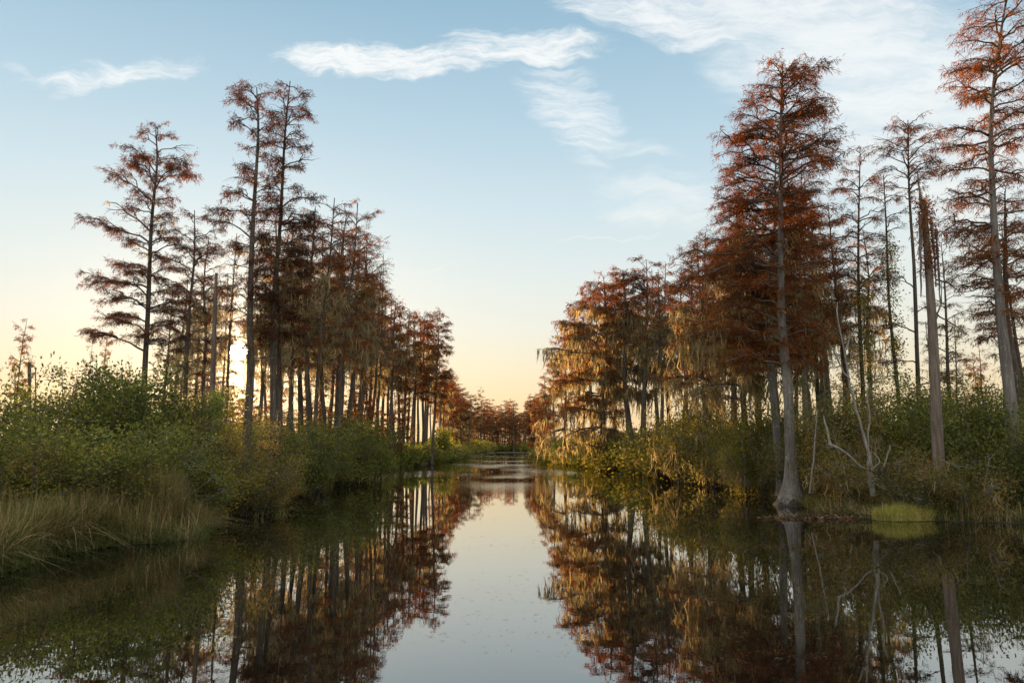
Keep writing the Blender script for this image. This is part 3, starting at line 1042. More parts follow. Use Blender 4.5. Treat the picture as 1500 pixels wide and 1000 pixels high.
tl = hero('slender umbrella-topped cypress, bare trunk left of the splintered snag', 33,
          [(1358, 700), (1350, 590), (1339, 400), (1331, 280), (1330, 176)],
          [(171, 1312, 1350), (184, 1290, 1368), (205, 1283, 1374), (230, 1288, 1370), (255, 1298, 1364), (285, 1310, 1352)],
          0.145, 46, leaf='umber', moss=0.1, moss_len=(0.2, 0.5), slope=(0.35, 0.8), inner=0.5, bare=0.12,
          extra=[(8.2, 20, 1.0, 0.5), (7.4, 175, 1.5, 0.5), (6.0, 160, 1.2, 0.2), (5.0, 10, 1.4, 0.3), (9.4, 190, 1.1, 0.8)])
hero('pointed rust cypress just right of the great crown, green creeper on its stem', 36,
     [(1272, 690), (1268, 590), (1263, 400), (1260, 215)],
     [(212, 1252, 1269), (240, 1236, 1286), (262, 1226, 1296), (290, 1232, 1290), (320, 1212, 1304), (360, 1222, 1298), (400, 1216, 1306), (450, 1232, 1290), (490, 1240, 1286)],
     0.20, 66, leaf='rust', moss=1.4, moss_z=(0.2, 0.6), moss_len=(0.4, 1.5), slope=(0.05, 0.6))
hero('thin creeper-clad cypress between the pointed tree and the umbrella-topped one', 35,
     [(1322, 690), (1318, 580), (1306, 450), (1298, 340), (1294, 256)],
     [(252, 1284, 1304), (280, 1272, 1316), (330, 1266, 1322), (380, 1270, 1318), (420, 1280, 1316)],
     0.13, 36, leaf='umber', moss=2.0, moss_z=(0.2, 0.75), moss_len=(0.4, 1.6), slope=(0.1, 0.6), bare=0.35, fol=0.6)


def creeper(parent, Y, pts, py0, py1, n, seed, spread=0.22):
    """green climbing vine leaves round a trunk, as a part of that tree"""
    rng = np.random.default_rng(seed)
    W = np.array([at(px, py, Y) for px, py in pts]) - np.array(parent.location)
    W = W[np.argsort(W[:, 2])]
    z = rng.uniform(at(0, py1, Y)[2], at(0, py0, Y)[2], n)
    z = z + 0.35 * np.sin(z * 5)
    pos = np.stack([np.interp(z, W[:, 2], W[:, 0]), np.interp(z, W[:, 2], W[:, 1]), z], axis=1)
    off = rng.normal(size=(n, 3)) * spread
    mb = MB()
    blades(mb, pos + off, off + rng.normal(size=(n, 3)) * 0.1, 0.10 * rng.uniform(0.6, 1.5, n), 0.065 * rng.uniform(0.6, 1.4, n), rng)
    mb.build('climbing_vine', 'green', parent)


for o in list(COL.objects):
    lb = o.get('label', '')
    if 'green creeper on its stem' in lb:
        creeper(o, 36, [(1270, 650), (1268, 590), (1263, 400), (1260, 215)], 400, 610, 1500, 5)
    if 'thin creeper-clad' in lb:
        creeper(o, 35, [(1320, 650), (1318, 580), (1306, 450), (1298, 340)], 350, 600, 2000, 6)

# ------------------------------------------------------------------ prototypes and copies of the stand behind
def proto(seed, h, env, nl, r0, leaf='rust', bark='bark', **kw):
    rng = np.random.default_rng(seed)
    k = 6
    path = np.zeros((k, 3))
    path[:, 2] = np.linspace(-0.15, h, k)
    path[1:, 0] = np.cumsum(rng.normal(size=k - 1) * 0.12)
    path[1:, 1] = np.cumsum(rng.normal(size=k - 1) * 0.12)
    e = [(q * h, a, b) for q, a, b in env]
    kw.setdefault('dens', 1.7)
    return (cypress_parts(seed, path, r0, e, nl, **kw), bark, leaf, h)


PD = {
    'narrow': proto(101, 16, [(0.42, 0.9, 1.1), (0.55, 1.5, 1.3), (0.65, 1.2, 1.5), (0.78, 1.4, 1.0), (0.9, 0.9, 1.0), (1.0, 0.35, 0.3)], 58, 0.17, 'umber', moss=0.9, moss_z=(0.2, 0.7), moss_len=(0.4, 1.5), bare=0.15),
    'broad': proto(102, 15, [(0.45, 1.2, 1.6), (0.6, 2.1, 1.7), (0.72, 1.6, 2.2), (0.85, 1.9, 1.6), (0.95, 1.3, 1.4), (1.0, 0.6, 0.7)], 62, 0.20, 'rust', moss=1.2, moss_z=(0.2, 0.8), moss_len=(0.5, 1.8)),
    'mossy': proto(103, 14, [(0.44, 1.0, 1.0), (0.55, 1.8, 1.6), (0.7, 1.6, 1.8), (0.86, 1.3, 1.1), (1.0, 0.4, 0.5)], 62, 0.18, 'rust', bald=0.5, moss=3.6, moss_z=(0.1, 0.75), moss_len=(0.6, 2.4)),
    'sparse': proto(104, 15, [(0.35, 0.8, 1.0), (0.55, 1.3, 1.1), (0.75, 1.0, 1.3), (0.9, 0.8, 0.7), (1.0, 0.3, 0.3)], 44, 0.13, 'umber', moss=1.0, moss_z=(0.15, 0.7), moss_len=(0.4, 1.4), bare=0.4, fol=0.7),
    'dense': proto(105, 15, [(0.46, 1.2, 1.1), (0.56, 1.9, 2.1), (0.7, 1.8, 1.7), (0.85, 1.4, 1.5), (1.0, 0.4, 0.4)], 84, 0.21, 'rust', moss=1.8, moss_z=(0.1, 0.65), moss_len=(0.5, 2.4), bare=0.05, bald=0.45),
    'far_broad': proto(106, 15, [(0.47, 1.2, 1.4), (0.6, 2.2, 1.9), (0.8, 2.0, 1.8), (0.93, 1.4, 1.3), (1.0, 0.5, 0.6)], 44, 0.22, 'rust', moss=1.6, moss_z=(0.1, 0.75), moss_len=(0.8, 2.8), moss_w=0.12, frond=(0.42, 0.12), step=0.12, sides=8),
    'far_narrow': proto(107, 16, [(0.40, 1.0, 1.1), (0.6, 1.5, 1.3), (0.8, 1.2, 1.2), (1.0, 0.4, 0.3)], 40, 0.19, 'umber', moss=0.6, moss_len=(0.6, 2.0), moss_w=0.12, frond=(0.40, 0.11), step=0.11, bare=0.2, sides=8),
    'far_tiered': proto(108, 17, [(0.44, 0.9, 1.0), (0.52, 1.8, 1.6), (0.62, 1.0, 1.2), (0.72, 1.7, 1.9), (0.84, 0.9, 1.0), (0.93, 1.1, 1.0), (1.0, 0.3, 0.3)], 42, 0.20, 'rust', moss=0.8, moss_len=(0.6, 2.0), moss_w=0.12, frond=(0.42, 0.12), step=0.11, sides=8),
}
PD['far_low'] = proto(109, 15, [(0.14, 1.0, 1.1), (0.3, 1.8, 1.6), (0.5, 1.9, 2.1), (0.75, 1.8, 1.6), (0.92, 1.2, 1.2), (1.0, 0.4, 0.4)], 70, 0.2, 'rust', moss=0.8, moss_len=(0.6, 2.0), moss_w=0.12, frond=(0.42, 0.14), step=0.11, sides=8)
PROTO = {}


def place(kind, px, Y, py_top, label, group, rz=None, wide=1.0, name='cypress_tree', px_top=None):
    (parts, bark, leaf, h) = PD[kind]
    z_top = at(px, py_top, Y)[2]
    X = x_of(px, Y)
    if Y < YEND and xl(Y) - 0.4 < X < xr(Y) + 0.4:
        X = xl(Y) - 0.5 if X - xl(Y) < xr(Y) - X else xr(Y) + 0.5
    s = z_top / h
    lean = RNG.normal() * 0.018
    if px_top is not None:
        lean = math.atan2(at(px_top, py_top, Y)[0] - X, z_top)
    rz = RNG.uniform(0, 2 * PI) if rz is None else rz
    sw = s ** 0.6 * wide
    if kind not in PROTO:
        root = empty(name, (0, 0, 0), label, 'tree', group)
        PROTO[kind] = assemble(root, parts, bark, leaf)
        root.location = (X, Y, 0)
        root.rotation_euler = (0, lean, rz)
        root.scale = (sw, sw, s)
        return root
    return dup(PROTO[kind], (X, Y, 0), rz, (sw, sw, s), (0, lean), label, group)


GL = 'cypresses crowded in the left stand'
LL = 'slim moss-hung cypress crowded among others in the left stand against the glow'
for kind, px, Y, top in [
    ('sparse', 238, 52, 420), ('narrow', 252, 58, 395), ('mossy', 296, 50, 350), ('sparse', 324, 46, 340), ('sparse', 322, 72, 400), ('mossy', 380, 58, 380), ('mossy', 392, 50, 330),
    ('mossy', 428, 45, 318), ('dense', 440, 52, 345), ('broad', 452, 44, 305), ('narrow', 476, 50, 340), ('mossy', 482, 62, 365), ('mossy', 510, 52, 330), ('broad', 512, 46, 312),
    ('narrow', 290, 74, 440), ('sparse', 262, 82, 470), ('sparse', 418, 76, 400), ('mossy', 462, 74, 390), ('narrow', 500, 80, 400)]:
    place(kind, px, Y, top, LL, GL)
GM = 'cypresses of the receding left row'
LM = 'rust cypress of the receding left row between the upswept tree and the channel bend'
for kind, px, Y, top in [
    ('dense', 532, 50, 330), ('broad', 545, 56, 352), ('mossy', 540, 70, 390), ('narrow', 556, 60, 385), ('dense', 560, 82, 430)]:
    place(kind, px, Y, top, LM, GM)
for kind, px, Y, top in [
    ('far_broad', 568, 72, 438), ('far_tiered', 577, 80, 452), ('far_broad', 588, 86, 452), ('far_narrow', 597, 92, 462), ('far_broad', 618, 92, 453),
    ('far_tiered', 624, 106, 458), ('far_narrow', 630, 150, 520), ('far_broad', 648, 126, 540), ('far_tiered', 656, 140, 552), ('far_narrow', 551, 100, 440), ('far_tiered', 535, 110, 450), ('far_broad', 520, 98, 430)]:
    place(kind, px, Y, top, LM, GM)
for kind, px, Y, top in [('sparse', 268, 64, 380), ('sparse', 288, 58, 400), ('narrow', 312, 78, 430), ('sparse', 386, 66, 360), ('sparse', 405, 72, 380), ('sparse', 436, 64, 350), ('narrow', 458, 82, 390),
                           ('sparse', 488, 70, 350), ('sparse', 518, 66, 330)]:
    place(kind, px, Y, top, LL, GL)
for kind, px, Y, top in [('sparse', 528, 62, 345), ('sparse', 550, 64, 372), ('far_narrow', 566, 76, 430), ('far_narrow', 585, 80, 450), ('far_tiered', 600, 90, 456), ('far_narrow', 611, 98, 455), ('far_narrow', 622, 104, 456),
                           ('far_tiered', 645, 118, 530), ('far_low', 654, 136, 545), ('far_low', 662, 150, 560), ('far_narrow', 670, 165, 570), ('far_narrow', 616, 84, 470)]:
    place(kind, px, Y, top, LM, GM)
GY = 'young cypresses under the left stand'
LY = 'young rust cypress low among the trunks of the left stand, below the tall crowns'
ry = np.random.default_rng(91)
for i in range(30):
    px = 235 + 13.2 * i + ry.uniform(-6, 6)
    place('far_low', px, ry.uniform(48, 86), 560 + (px - 235) * 0.10 + ry.uniform(-38, 22), LY, GY, wide=0.95, name='young_cypress')
# lone ones at the far left
place('far_tiered', 14, 76, 466, 'small pointed cypress at the left edge, thinly leaved', None, wide=0.75)
place('far_narrow', 34, 90, 520, 'low dark cypress just inside the left edge beside the pointed one', None, wide=0.8)
place('far_narrow', 122, 84, 488, 'slender bare-topped young cypress over the middle of the green thicket', None, wide=0.55)
place('far_tiered', 140, 92, 492, 'thin young cypress paired at the right of the slender bare-topped one', None, wide=0.6)
place('far_narrow', 98, 96, 532, 'small tilted cypress left of the slender pair over the thicket', None, wide=0.6, px_top=104)
place('far_narrow', 178, 110, 520, 'faint small cypress between the slender pair and the lone tall tree', None, wide=0.6)

# the stand that closes the channel
GF = 'far cypresses closing the channel'
LF = 'small far rust cypress in the row that closes the channel'
rf = np.random.default_rng(77)
for i, px in enumerate(np.linspace(650, 800, 58)):
    Y = rf.uniform(140, 260)
    top = 588 + 8 * math.sin(px * 0.2) + rf.uniform(-8, 12)
    if 690 < px < 775:
        Y = YEND + rf.uniform(3, 40)
        top = 594 + 6 * math.sin(px * 0.2) + rf.uniform(-8, 12)
    elif px <= 690:
        top = 548 + (px - 650) * 0.85 + rf.uniform(-6, 12)
    elif px >= 775:
        Y = rf.uniform(130, 200)
        top = 600 - (px - 745) * 0.5 + rf.uniform(-8, 10)
        if px < 752:
            top += 8
    place(['far_low', 'far_tiered', 'far_broad', 'far_low'][i % 4], px, Y, top, LF, GF, wide=1.35)
place('far_tiered', 703, YEND + 5, 566, 'tallest far tree, thin pointed one standing above the row that closes the channel', None, wide=0.8)
place('far_narrow', 671, 170, 578, 'dark far tree with rounded head where the left row meets the closing stand', None, wide=1.0)

# right stand behind the heroes
GR = 'cypresses behind the sunlit waterside group'
LR_ = 'rust cypress behind the sunlit waterside group on the right bank'
for kind, px, Y, top in [
    ('far_broad', 818, 96, 472), ('far_broad', 838, 84, 440), ('far_tiered', 852, 90, 428), ('far_broad', 866, 78, 416), ('far_tiered', 900, 80, 402), ('far_broad', 925, 84, 408), ('far_broad', 965, 72, 392),
    ('far_tiered', 985, 66, 386), ('far_broad', 812, 118, 520), ('far_tiered', 803, 130, 545)]:
    place(kind, px, Y, top, LR_, GR)
GQ = 'cypresses in the depth of the right stand'
LQ = 'mossy rust cypress deep in the right stand behind the grey drapery tree'
for kind, px, Y, top in [
    ('mossy', 975, 54, 392), ('dense', 1000, 50, 372), ('mossy', 1012, 60, 385), ('dense', 1045, 52, 345), ('mossy', 1060, 46, 340), ('dense', 1075, 42, 300), ('mossy', 1110, 50, 330), ('dense', 1120, 42, 270),
    ('mossy', 1150, 46, 320)]:
    place(kind, px, Y, top, LQ, GQ)
hero('third grey trunk at the right of the buttressed great cypress, crown merging with it', 31.5,
     [(1184, 690), (1178, 560), (1172, 420), (1174, 240)],
     [(232, 1164, 1186), (280, 1150, 1220), (330, 1148, 1236), (390, 1150, 1232), (440, 1145, 1240), (500, 1150, 1222), (550, 1160, 1205)],
     0.19, 84, leaf='rust', bark='bark_pale', moss=1.4, moss_z=(0.15, 0.65), moss_len=(0.4, 1.6), slope=(0.0, 0.5), inner=0.2, bare=0.06, front=True)
hero('thin moss-hung trunk leaning out between the three grey trunks of the great cypress', 34,
     [(1165, 690), (1166, 560), (1160, 430), (1150, 320)],
     [(310, 1135, 1165), (360, 1110, 1190), (430, 1105, 1200), (500, 1115, 1195), (560, 1125, 1190)],
     0.16, 56, leaf='rust', moss=3.0, moss_z=(0.12, 0.7), moss_len=(0.6, 2.2), slope=(0.0, 0.4), bald=0.4)
place('dense', 1192, 38, 260, 'rust cypress half hidden behind the right side of the great crown', None)
place('mossy', 1200, 40, 330, 'moss-curtained cypress in the gap right of the great trunk', None)
place('dense', 1215, 44, 300, 'reddish cypress between the great crown and the pointed tree', None)
place('sparse', 1238, 48, 390, 'thin leafy pole-like cypress left of the pointed tree', None)
place('narrow', 1250, 40, 300, 'narrow cypress hugging the left of the pointed tree', None)
place('dense', 1226, 47, 262, 'full rust cypress behind the gap between the great crown and the pointed tree', None)
place('mossy', 1278, 54, 335, 'moss-hung cypress between the pointed tree and the creeper-clad stem', None)
place('narrow', 1405, 44, 352, 'narrow rust cypress between the splintered snag and the huge edge tree', None)
place('mossy', 1184, 52, 390, 'mossy cypress low between the grey trunks of the great cypress', None)
place('sparse', 1290, 55, 420, 'bare thin cypress behind the creeper-clad stem', None)
place('sparse', 1412, 52, 470, 'small thin cypress right of the splintered snag', None)
place('far_narrow', 1452, 60, 500, 'low bushy cypress behind the trunk of the huge edge tree', None, wide=0.9)
place('far_tiered', 1436, 66, 515, 'young rust cypress low behind the thicket near the right edge', None, wide=0.8)
place('sparse', 1380, 45, 470, 'wispy cypress showing behind the splintered snag', None)
place('narrow', 1510, 36, 330, 'cypress cut by the right edge behind the huge edge tree', None)


# ------------------------------------------------------------------ snags and dead wood
def stick(mb, Y, pts, r0, r1, sides=8, n=14, dy=None, org=None, rough=0.08, seed=0):
    rng = np.random.default_rng(seed)
    W = np.array([at(px, py, Y) for px, py in pts])
    if dy is not None:
        W[:, 1] += np.interp(np.linspace(0, 1, len(W)), np.linspace(0, 1, len(dy)), dy)
    P = resample(W, n) - org
    P[1:-1] += rng.normal(size=(n - 2, 3)) * r0 * 0.25
    R = np.linspace(r0, r1, n) * (1 + rng.normal(size=n) * rough)
    tubes(mb, P[None], R[None], sides)


Y = 23.0
W = np.array([at(px, py, Y) for px, py in [(1377, 740), (1372, 620), (1366, 480), (1360, 390), (1353, 300)]])
W[0, 2] = -0.15
org = W[0].copy()
sn = empty('dead_snag', org, 'tall broken dead trunk with splintered spike top, right of the umbrella-topped cypress', 'tree')
mb = MB()
trunk_tube(mb, W - org, 0.20, 0.085, 0.4, 0.5, flutes=5, sides=16, wob=0.04, seed=3)
# torn spike and shards that continue the broken trunk
top = W[-1] - org
rng = np.random.default_rng(4)
for k, (dxx, dyy, hh, r) in enumerate([(-0.02, 0, 1.15, 0.06), (0.02, 0.04, 0.45, 0.05), (0.05, -0.03, 0.2, 0.04)]):
    b = top + np.array([dxx, dyy, -0.35])
    e = b + np.array([-0.12 if k == 0 else rng.normal() * 0.05, rng.normal() * 0.04, hh + 0.35])
    P = resample([b, (b + e) / 2 + rng.normal(size=3) * 0.015, e], 10)
    tubes(mb, P[None], (np.linspace(r, 0.006, 10) * (1 + rng.normal(size=10) * 0.12))[None], 6)
mb.build('trunk', 'dead_wood', sn)
for pts, r in [([(1349, 315), (1348, 360), (1349, 435)], 0.075), ([(1371, 335), (1374, 380), (1378, 445)], 0.06), ([(1364, 318), (1368, 360), (1371, 420)], 0.05)]:
    mb = MB()
    stick(mb, Y - 0.1, pts, r * 0.8, 0.02, 6, 10, org=org, rough=0.2, seed=int(pts[0][0]))
    mb.build('splinter', 'dead_wood', sn)
for pts in [[(1368, 452), (1378, 462), (1398, 470), (1418, 480), (1434, 488)], [(1372, 410), (1392, 412), (1410, 420), (1427, 428)], [(1370, 470), (1385, 440), (1392, 405)]]:
    mb = MB()
    stick(mb, Y + 0.3, pts, 0.035, 0.008, 5, 12, dy=[0, 0.5], org=org, seed=int(pts[0][1]))
    mb.build('broken_branch', 'twig', sn)
# rust needles caught on the snag
mb = MB()
cnt = 1500
zz = rng.uniform(at(0, 400, Y)[2], at(0, 290, Y)[2], cnt)
pos = np.stack([np.interp(zz, W[:, 2], W[:, 0]), np.full(cnt, Y), zz], axis=1) + rng.normal(size=(cnt, 3)) * np.array([0.16, 0.16, 0.1]) - org
blades(mb, pos, rng.normal(size=(cnt, 3)) + np.array([0, 0, -0.7]), 0.15 * rng.uniform(0.6, 1.3, cnt), 0.035, rng)
mb.build('caught_needles', 'rust', sn)

# slim pale pole on the left
Y = 34
W = np.array([at(px, py, Y) for px, py in [(305, 724), (309, 640), (312, 540), (315, 450), (317, 400)]])
W[0, 2] = -0.1
org = W[0].copy()
pl = empty('dead_snag', org, 'slim pale dead pole without branches, left of the sun, foot at the waterside', 'tree')
mb = MB()
trunk_tube(mb, W - org, 0.16, 0.06, 0.5, 0.5, sides=10, wob=0.03, seed=9)
mb.build('trunk', 'dead_wood', pl)
# short pine with a green brush of needles beside it
b0 = at(313, 700, 30)
b0[2] = -0.05
pn = empty('pine_sapling', b0, 'young pine with bright green needle brush in front of the slim pale dead pole', 'tree')
mb = MB()
tp = at(316, 598, 30) - b0
trunk_tube(mb, np.array([[0, 0, 0], tp * 0.5 + np.array([0.06, 0, 0]), tp]), 0.05, 0.02, 0.2, 0.3, sides=8, seed=2)
mb.build('trunk', 'bark', pn)
mb = MB()
n = 1500
c = tp + np.array([0, 0, -0.05]) + rng.normal(size=(n, 3)) * np.array([0.11, 0.11, 0.30])
blades(mb, c, rng.normal(size=(n, 3)) * 0.6 + np.array([0, 0, 0.5]), 0.34 * rng.uniform(0.6, 1.3, n), 0.016, rng)
mb.build('crown', 'lime', pn)
# broken stubs on the far left
for px, py, Y, lb in [(41, 530, 60, 'broken dark stub standing at the left edge above the thicket'), (50, 538, 64, 'thin broken stub beside the thicker one at the left edge'),
                      (20, 545, 58, 'short snapped trunk beneath the small pointed cypress')]:
    b0 = np.array([x_of(px, Y), Y, -0.1])
    st = empty('tree_stub', b0, lb, 'tree')
    mb = MB()
    tp = at(px + 2, py, Y) - b0
    trunk_tube(mb, np.array([[0, 0, 0], tp * 0.5 + np.array([0.05, 0, 0]), tp]), 0.2 if py == 530 else 0.12, 0.1 if py == 530 else 0.03, 0.3, 0.4, sides=9, wob=0.08, seed=px)
    tubes(mb, np.array([[tp * 0.8, tp * 0.85 + np.array([0.25, 0, 0.2]), tp * 0.88 + np.array([0.5, 0.1, 0.5])]]), np.array([[0.04, 0.03, 0.015]]), 5)
    mb.build('trunk', 'bark', st)

# bleached forked dead tree in front of the right thicket
Y = 23.2
b0 = at(1278, 720, Y)
b0[2] = -0.05
fk = empty('dead_forked_tree', b0, 'bleached forked dead tree in front of the dark thicket on the right', 'tree')
mb = MB()
stick(mb, Y, [(1279, 726), (1275, 690), (1273, 662)], 0.09, 0.075, 9, 8, org=b0, seed=1)
mb.build('trunk', 'bleached', fk)
for pts, r in [([(1273, 664), (1264, 630), (1255, 595), (1246, 555), (1240, 510), (1231, 470), (1232, 440)], 0.048), ([(1273, 664), (1273, 635), (1277, 605), (1274, 580), (1279, 560)], 0.034),
               ([(1246, 555), (1238, 545), (1228, 520), (1221, 505)], 0.03), ([(1240, 510), (1250, 490), (1262, 478)], 0.025)]:
    mb = MB()
    stick(mb, Y, pts, r, 0.02, 7, 14, dy=[0, 0.25], org=b0, seed=int(pts[-1][0]))
    mb.build('limb', 'bleached', fk)
b0 = at(1300, 706, Y - 0.4)
fl = empty('fallen_branch', b0, 'pale fallen branch with upright prong leaning across the foot of the forked dead tree', 'branch')
for pts, r in [([(1212, 650), (1228, 656), (1245, 668), (1262, 682), (1282, 690), (1304, 702)], 0.05), ([(1217, 652), (1214, 632), (1209, 608)], 0.04), ([(1292, 692), (1300, 672), (1308, 652)], 0.025), ([(1276, 688), (1290, 676), (1282, 662)], 0.02)]:
    mb = MB()
    stick(mb, Y - 0.4, pts, r, 0.018, 6, 12, dy=[0, 0.15], org=b0, seed=int(pts[-1][0]))
    mb.build('limb', 'bleached', fl)
b0 = at(1186, 716, 25)
b0[2] = 0.0
ps = empty('dead_sapling', b0, 'thin pale dead sapling right of the great buttressed foot', 'tree')
mb = MB()
stick(mb, 25, [(1186, 722), (1191, 680), (1194, 640), (1197, 600)], 0.035, 0.012, 6, 12, org=b0, seed=8)
mb.build('trunk', 'bleached', ps)
# brush of grey twigs at the left waterside
b0 = ground(262, 742)
gb = empty('dead_brush', b0, 'tangle of bare grey twigs overhanging the dark bank below the slim pale pole', 'brush')
mb = MB()
r_ = np.random.default_rng(31)
P, R = [], []
for i in range(80):
    a = r_.uniform(0, 2 * PI)
    s0 = np.array([r_.normal() * 0.5, r_.normal() * 0.4, r_.uniform(0.2, 0.6)])
    e = s0 + np.array([math.cos(a) * 0.9 + 0.35, math.sin(a) * 0.8 - 0.2, r_.uniform(-0.2, 0.9)]) * r_.uniform(0.4, 1.2)
    m_ = (s0 + e) / 2 + np.array([0, 0, 0.25]) + r_.normal(size=3) * 0.1
    P.append(resample([s0, m_, e], 6))
    R.append(np.linspace(0.010, 0.003, 6))
tubes(mb, np.array(P), np.array(R), 4)
mb.build('twigs', 'bleached', gb)
gb.location[0] += 0.6
gb.location[1] += 1.2

# ------------------------------------------------------------------ shrubs
SP = {
    'green': (shrub_parts(1, 3.7, 4.2, 17000, nstem=20), 'green', 'twig'),
    'ruddy': (shrub_parts(2, 3.5, 4.0, 15000, nstem=26, leaf=(0.07, 0.034), clump=0.17), 'ruddy', 'twig'),
    'olive': (shrub_parts(3, 3.0, 3.6, 12000, nstem=18, leaf=(0.095, 0.05)), 'olive', 'grey_twig'),
    'leggy': (shrub_parts(4, 4.4, 3.2, 8000, nstem=20, low=0.35, clump=0.12, leaf=(0.075, 0.034)), 'green', 'grey_twig'),
    'mossy': (shrub_parts(5, 3.0, 4.2, 7000, nstem=26, moss=110, leaf=(0.10, 0.055), moss_len=(0.4, 1.6)), 'olive', 'grey_twig'),
    'twiggy': (shrub_parts(6, 2.4, 3.4, 10000, nstem=24, moss=26, low=0.1, leaf=(0.075, 0.036)), 'ruddy', 'grey_twig'),
    'far_green': (shrub_parts(7, 3.2, 4.2, 3600, nstem=12, leaf=(0.22, 0.13), clump=0.32), 'green', 'twig'),
    'far_olive': (shrub_parts(8, 2.8, 4.0, 3400, nstem=12, leaf=(0.22, 0.13), clump=0.32, moss=26, moss_w=0.11), 'olive', 'grey_twig'),
}
SPROTO = {}
SH = {k: float(np.percentile(np.concatenate(v[0][1].v)[:, 2], 98.5)) for k, v in SP.items()}
SW = {k: float(np.percentile(np.abs(np.concatenate(v[0][1].v)[:, 0]), 97)) * 2 for k, v in SP.items()}


def shrub(kind, X, Y, h, w, label, group=None, z=0.05):
    parts, leaf, tw = SP[kind]
    h0 = SH[kind]
    w0 = SW[kind]
    sc = (w / w0, w / w0, h / h0)
    rz = RNG.uniform(0, 2 * PI)
    if kind not in SPROTO:
        r = SPROTO[kind] = make_shrub(label, (X, Y, z), parts, leaf, tw, group)
        r.rotation_euler[2] = rz
        r.scale = sc
        return r
    return dup(SPROTO[kind], (X, Y, z), rz, sc, (0, 0), label, group)


def shrub_px(kind, px, Y, py_top, w, label, group=None):
    return shrub(kind, x_of(px, Y, 1.5), Y, at(px, py_top, Y)[2], w, label, group)


for a in [
    ('green', 70, 26, 566, 4.4, 'broad dark green shrub forming the left crest of the thicket'),
    ('green', 150, 27, 556, 4.4, 'tall green shrub on the crest of the thicket below the slender pair of cypresses'),
    ('ruddy', 10, 24, 592, 4.4, 'rust-flecked shrub at the left edge of the picture'),
    ('green', 215, 28, 562, 4.2, 'green shrub hiding the foot of the lone tall cypress'),
    ('ruddy', 272, 29, 585, 4.2, 'brown-green shrub right of the lone tall cypress, touched by sun glow'),
    ('leggy', 110, 31, 552, 3.6, 'leggy shrub whose shoots poke above the thicket crest'),
    ('leggy', 190, 32, 548, 3.4, 'sprawling leafy shrub with bare shoots left of the lone tall trunk'),
    ('green', 110, 22, 622, 3.8, 'mid-slope green shrub under the thicket crest'),
    ('ruddy', 40, 20.5, 650, 3.4, 'low reddish shrub above the pale grass at the left edge'),
    ('green', 185, 23, 630, 3.4, 'rounded green shrub above the tall tan reed clump'),
    ('leggy', 250, 24, 640, 3.0, 'sparse shrub with yellow-green sprays right of the tall tan reed clump'),
    ('ruddy', 118, 22.5, 668, 2.8, 'small brownish shrub between the pale grass and the tan reed clump'),
    ('olive', 285, 26, 650, 3.2, 'olive shrub around the foot of the slim pale pole'),
    ('ruddy', 335, 28, 622, 3.4, 'brownish shrub between the pale pole and the tallest trunk'),
    ('green', 330, 34, 600, 4.0, 'green shrub behind the slim pale pole under the sun'),
    ('ruddy', 375, 29, 655, 3.0, 'low rust-green shrub between the two tallest left trunks'),
    ('green', 425, 33, 628, 3.6, 'leafy green shrub right of the narrow-crowned tall tree'),
    ('leggy', 448, 36, 610, 3.6, 'upright green shrub left of the moss-hung cypress foot'),
    ('green', 495, 41, 620, 4.2, 'rounded green shrub on the left waterside past the tan grass clump'),
    ('green', 535, 48, 622, 4.6, 'wide dark green shrub filling the left bank before the bend'),
]:
    a = list(a)
    if a[2] <= 32:
        a[2] *= 0.84
    shrub_px(*a)
GS = 'shrubs of the left waterside thicket'
k = 0
for Y in np.arange(33, 150, 2.6):
    for off, hh in ((1.2, 0.78), (4.2, 1.0), (8.0, 1.05)):
        if off > 5 and Y > 90:
            continue
        X = xl(Y) - off - RNG.uniform(-0.5, 0.8)
        kind = (['green', 'ruddy', 'leggy', 'green'] if Y < 52 else ['far_green', 'far_green', 'far_olive'])[k % (4 if Y < 52 else 3)]
        h = RNG.uniform(1.9, 2.9) * hh
        shrub(kind, X, Y + RNG.uniform(-1, 1), h, RNG.uniform(3.4, 4.6), 'green shrub in the unbroken thicket along the left waterside', GS)
        k += 1
for i in range(8):
    Y = 40 + i * 2.5
    shrub('far_green', -22 - i * 1.6 + RNG.uniform(-2, 2), Y + 4, RNG.uniform(2.8, 3.8), 5.0, 'green shrub in the unbroken thicket along the left waterside', GS)
for Y in np.arange(150, 270, 7.0):
    for off in (3.2, 7.5):
        shrub('far_green' if RNG.uniform() < 0.6 else 'far_olive', xl(Y) - off, Y, RNG.uniform(2.0, 3.6), 5.5, 'green shrub in the unbroken thicket along the left waterside', GS)
shrub_px('far_green', 637, 104, 632, 5.0, 'dark round bush standing forward at the channel bend on the left')

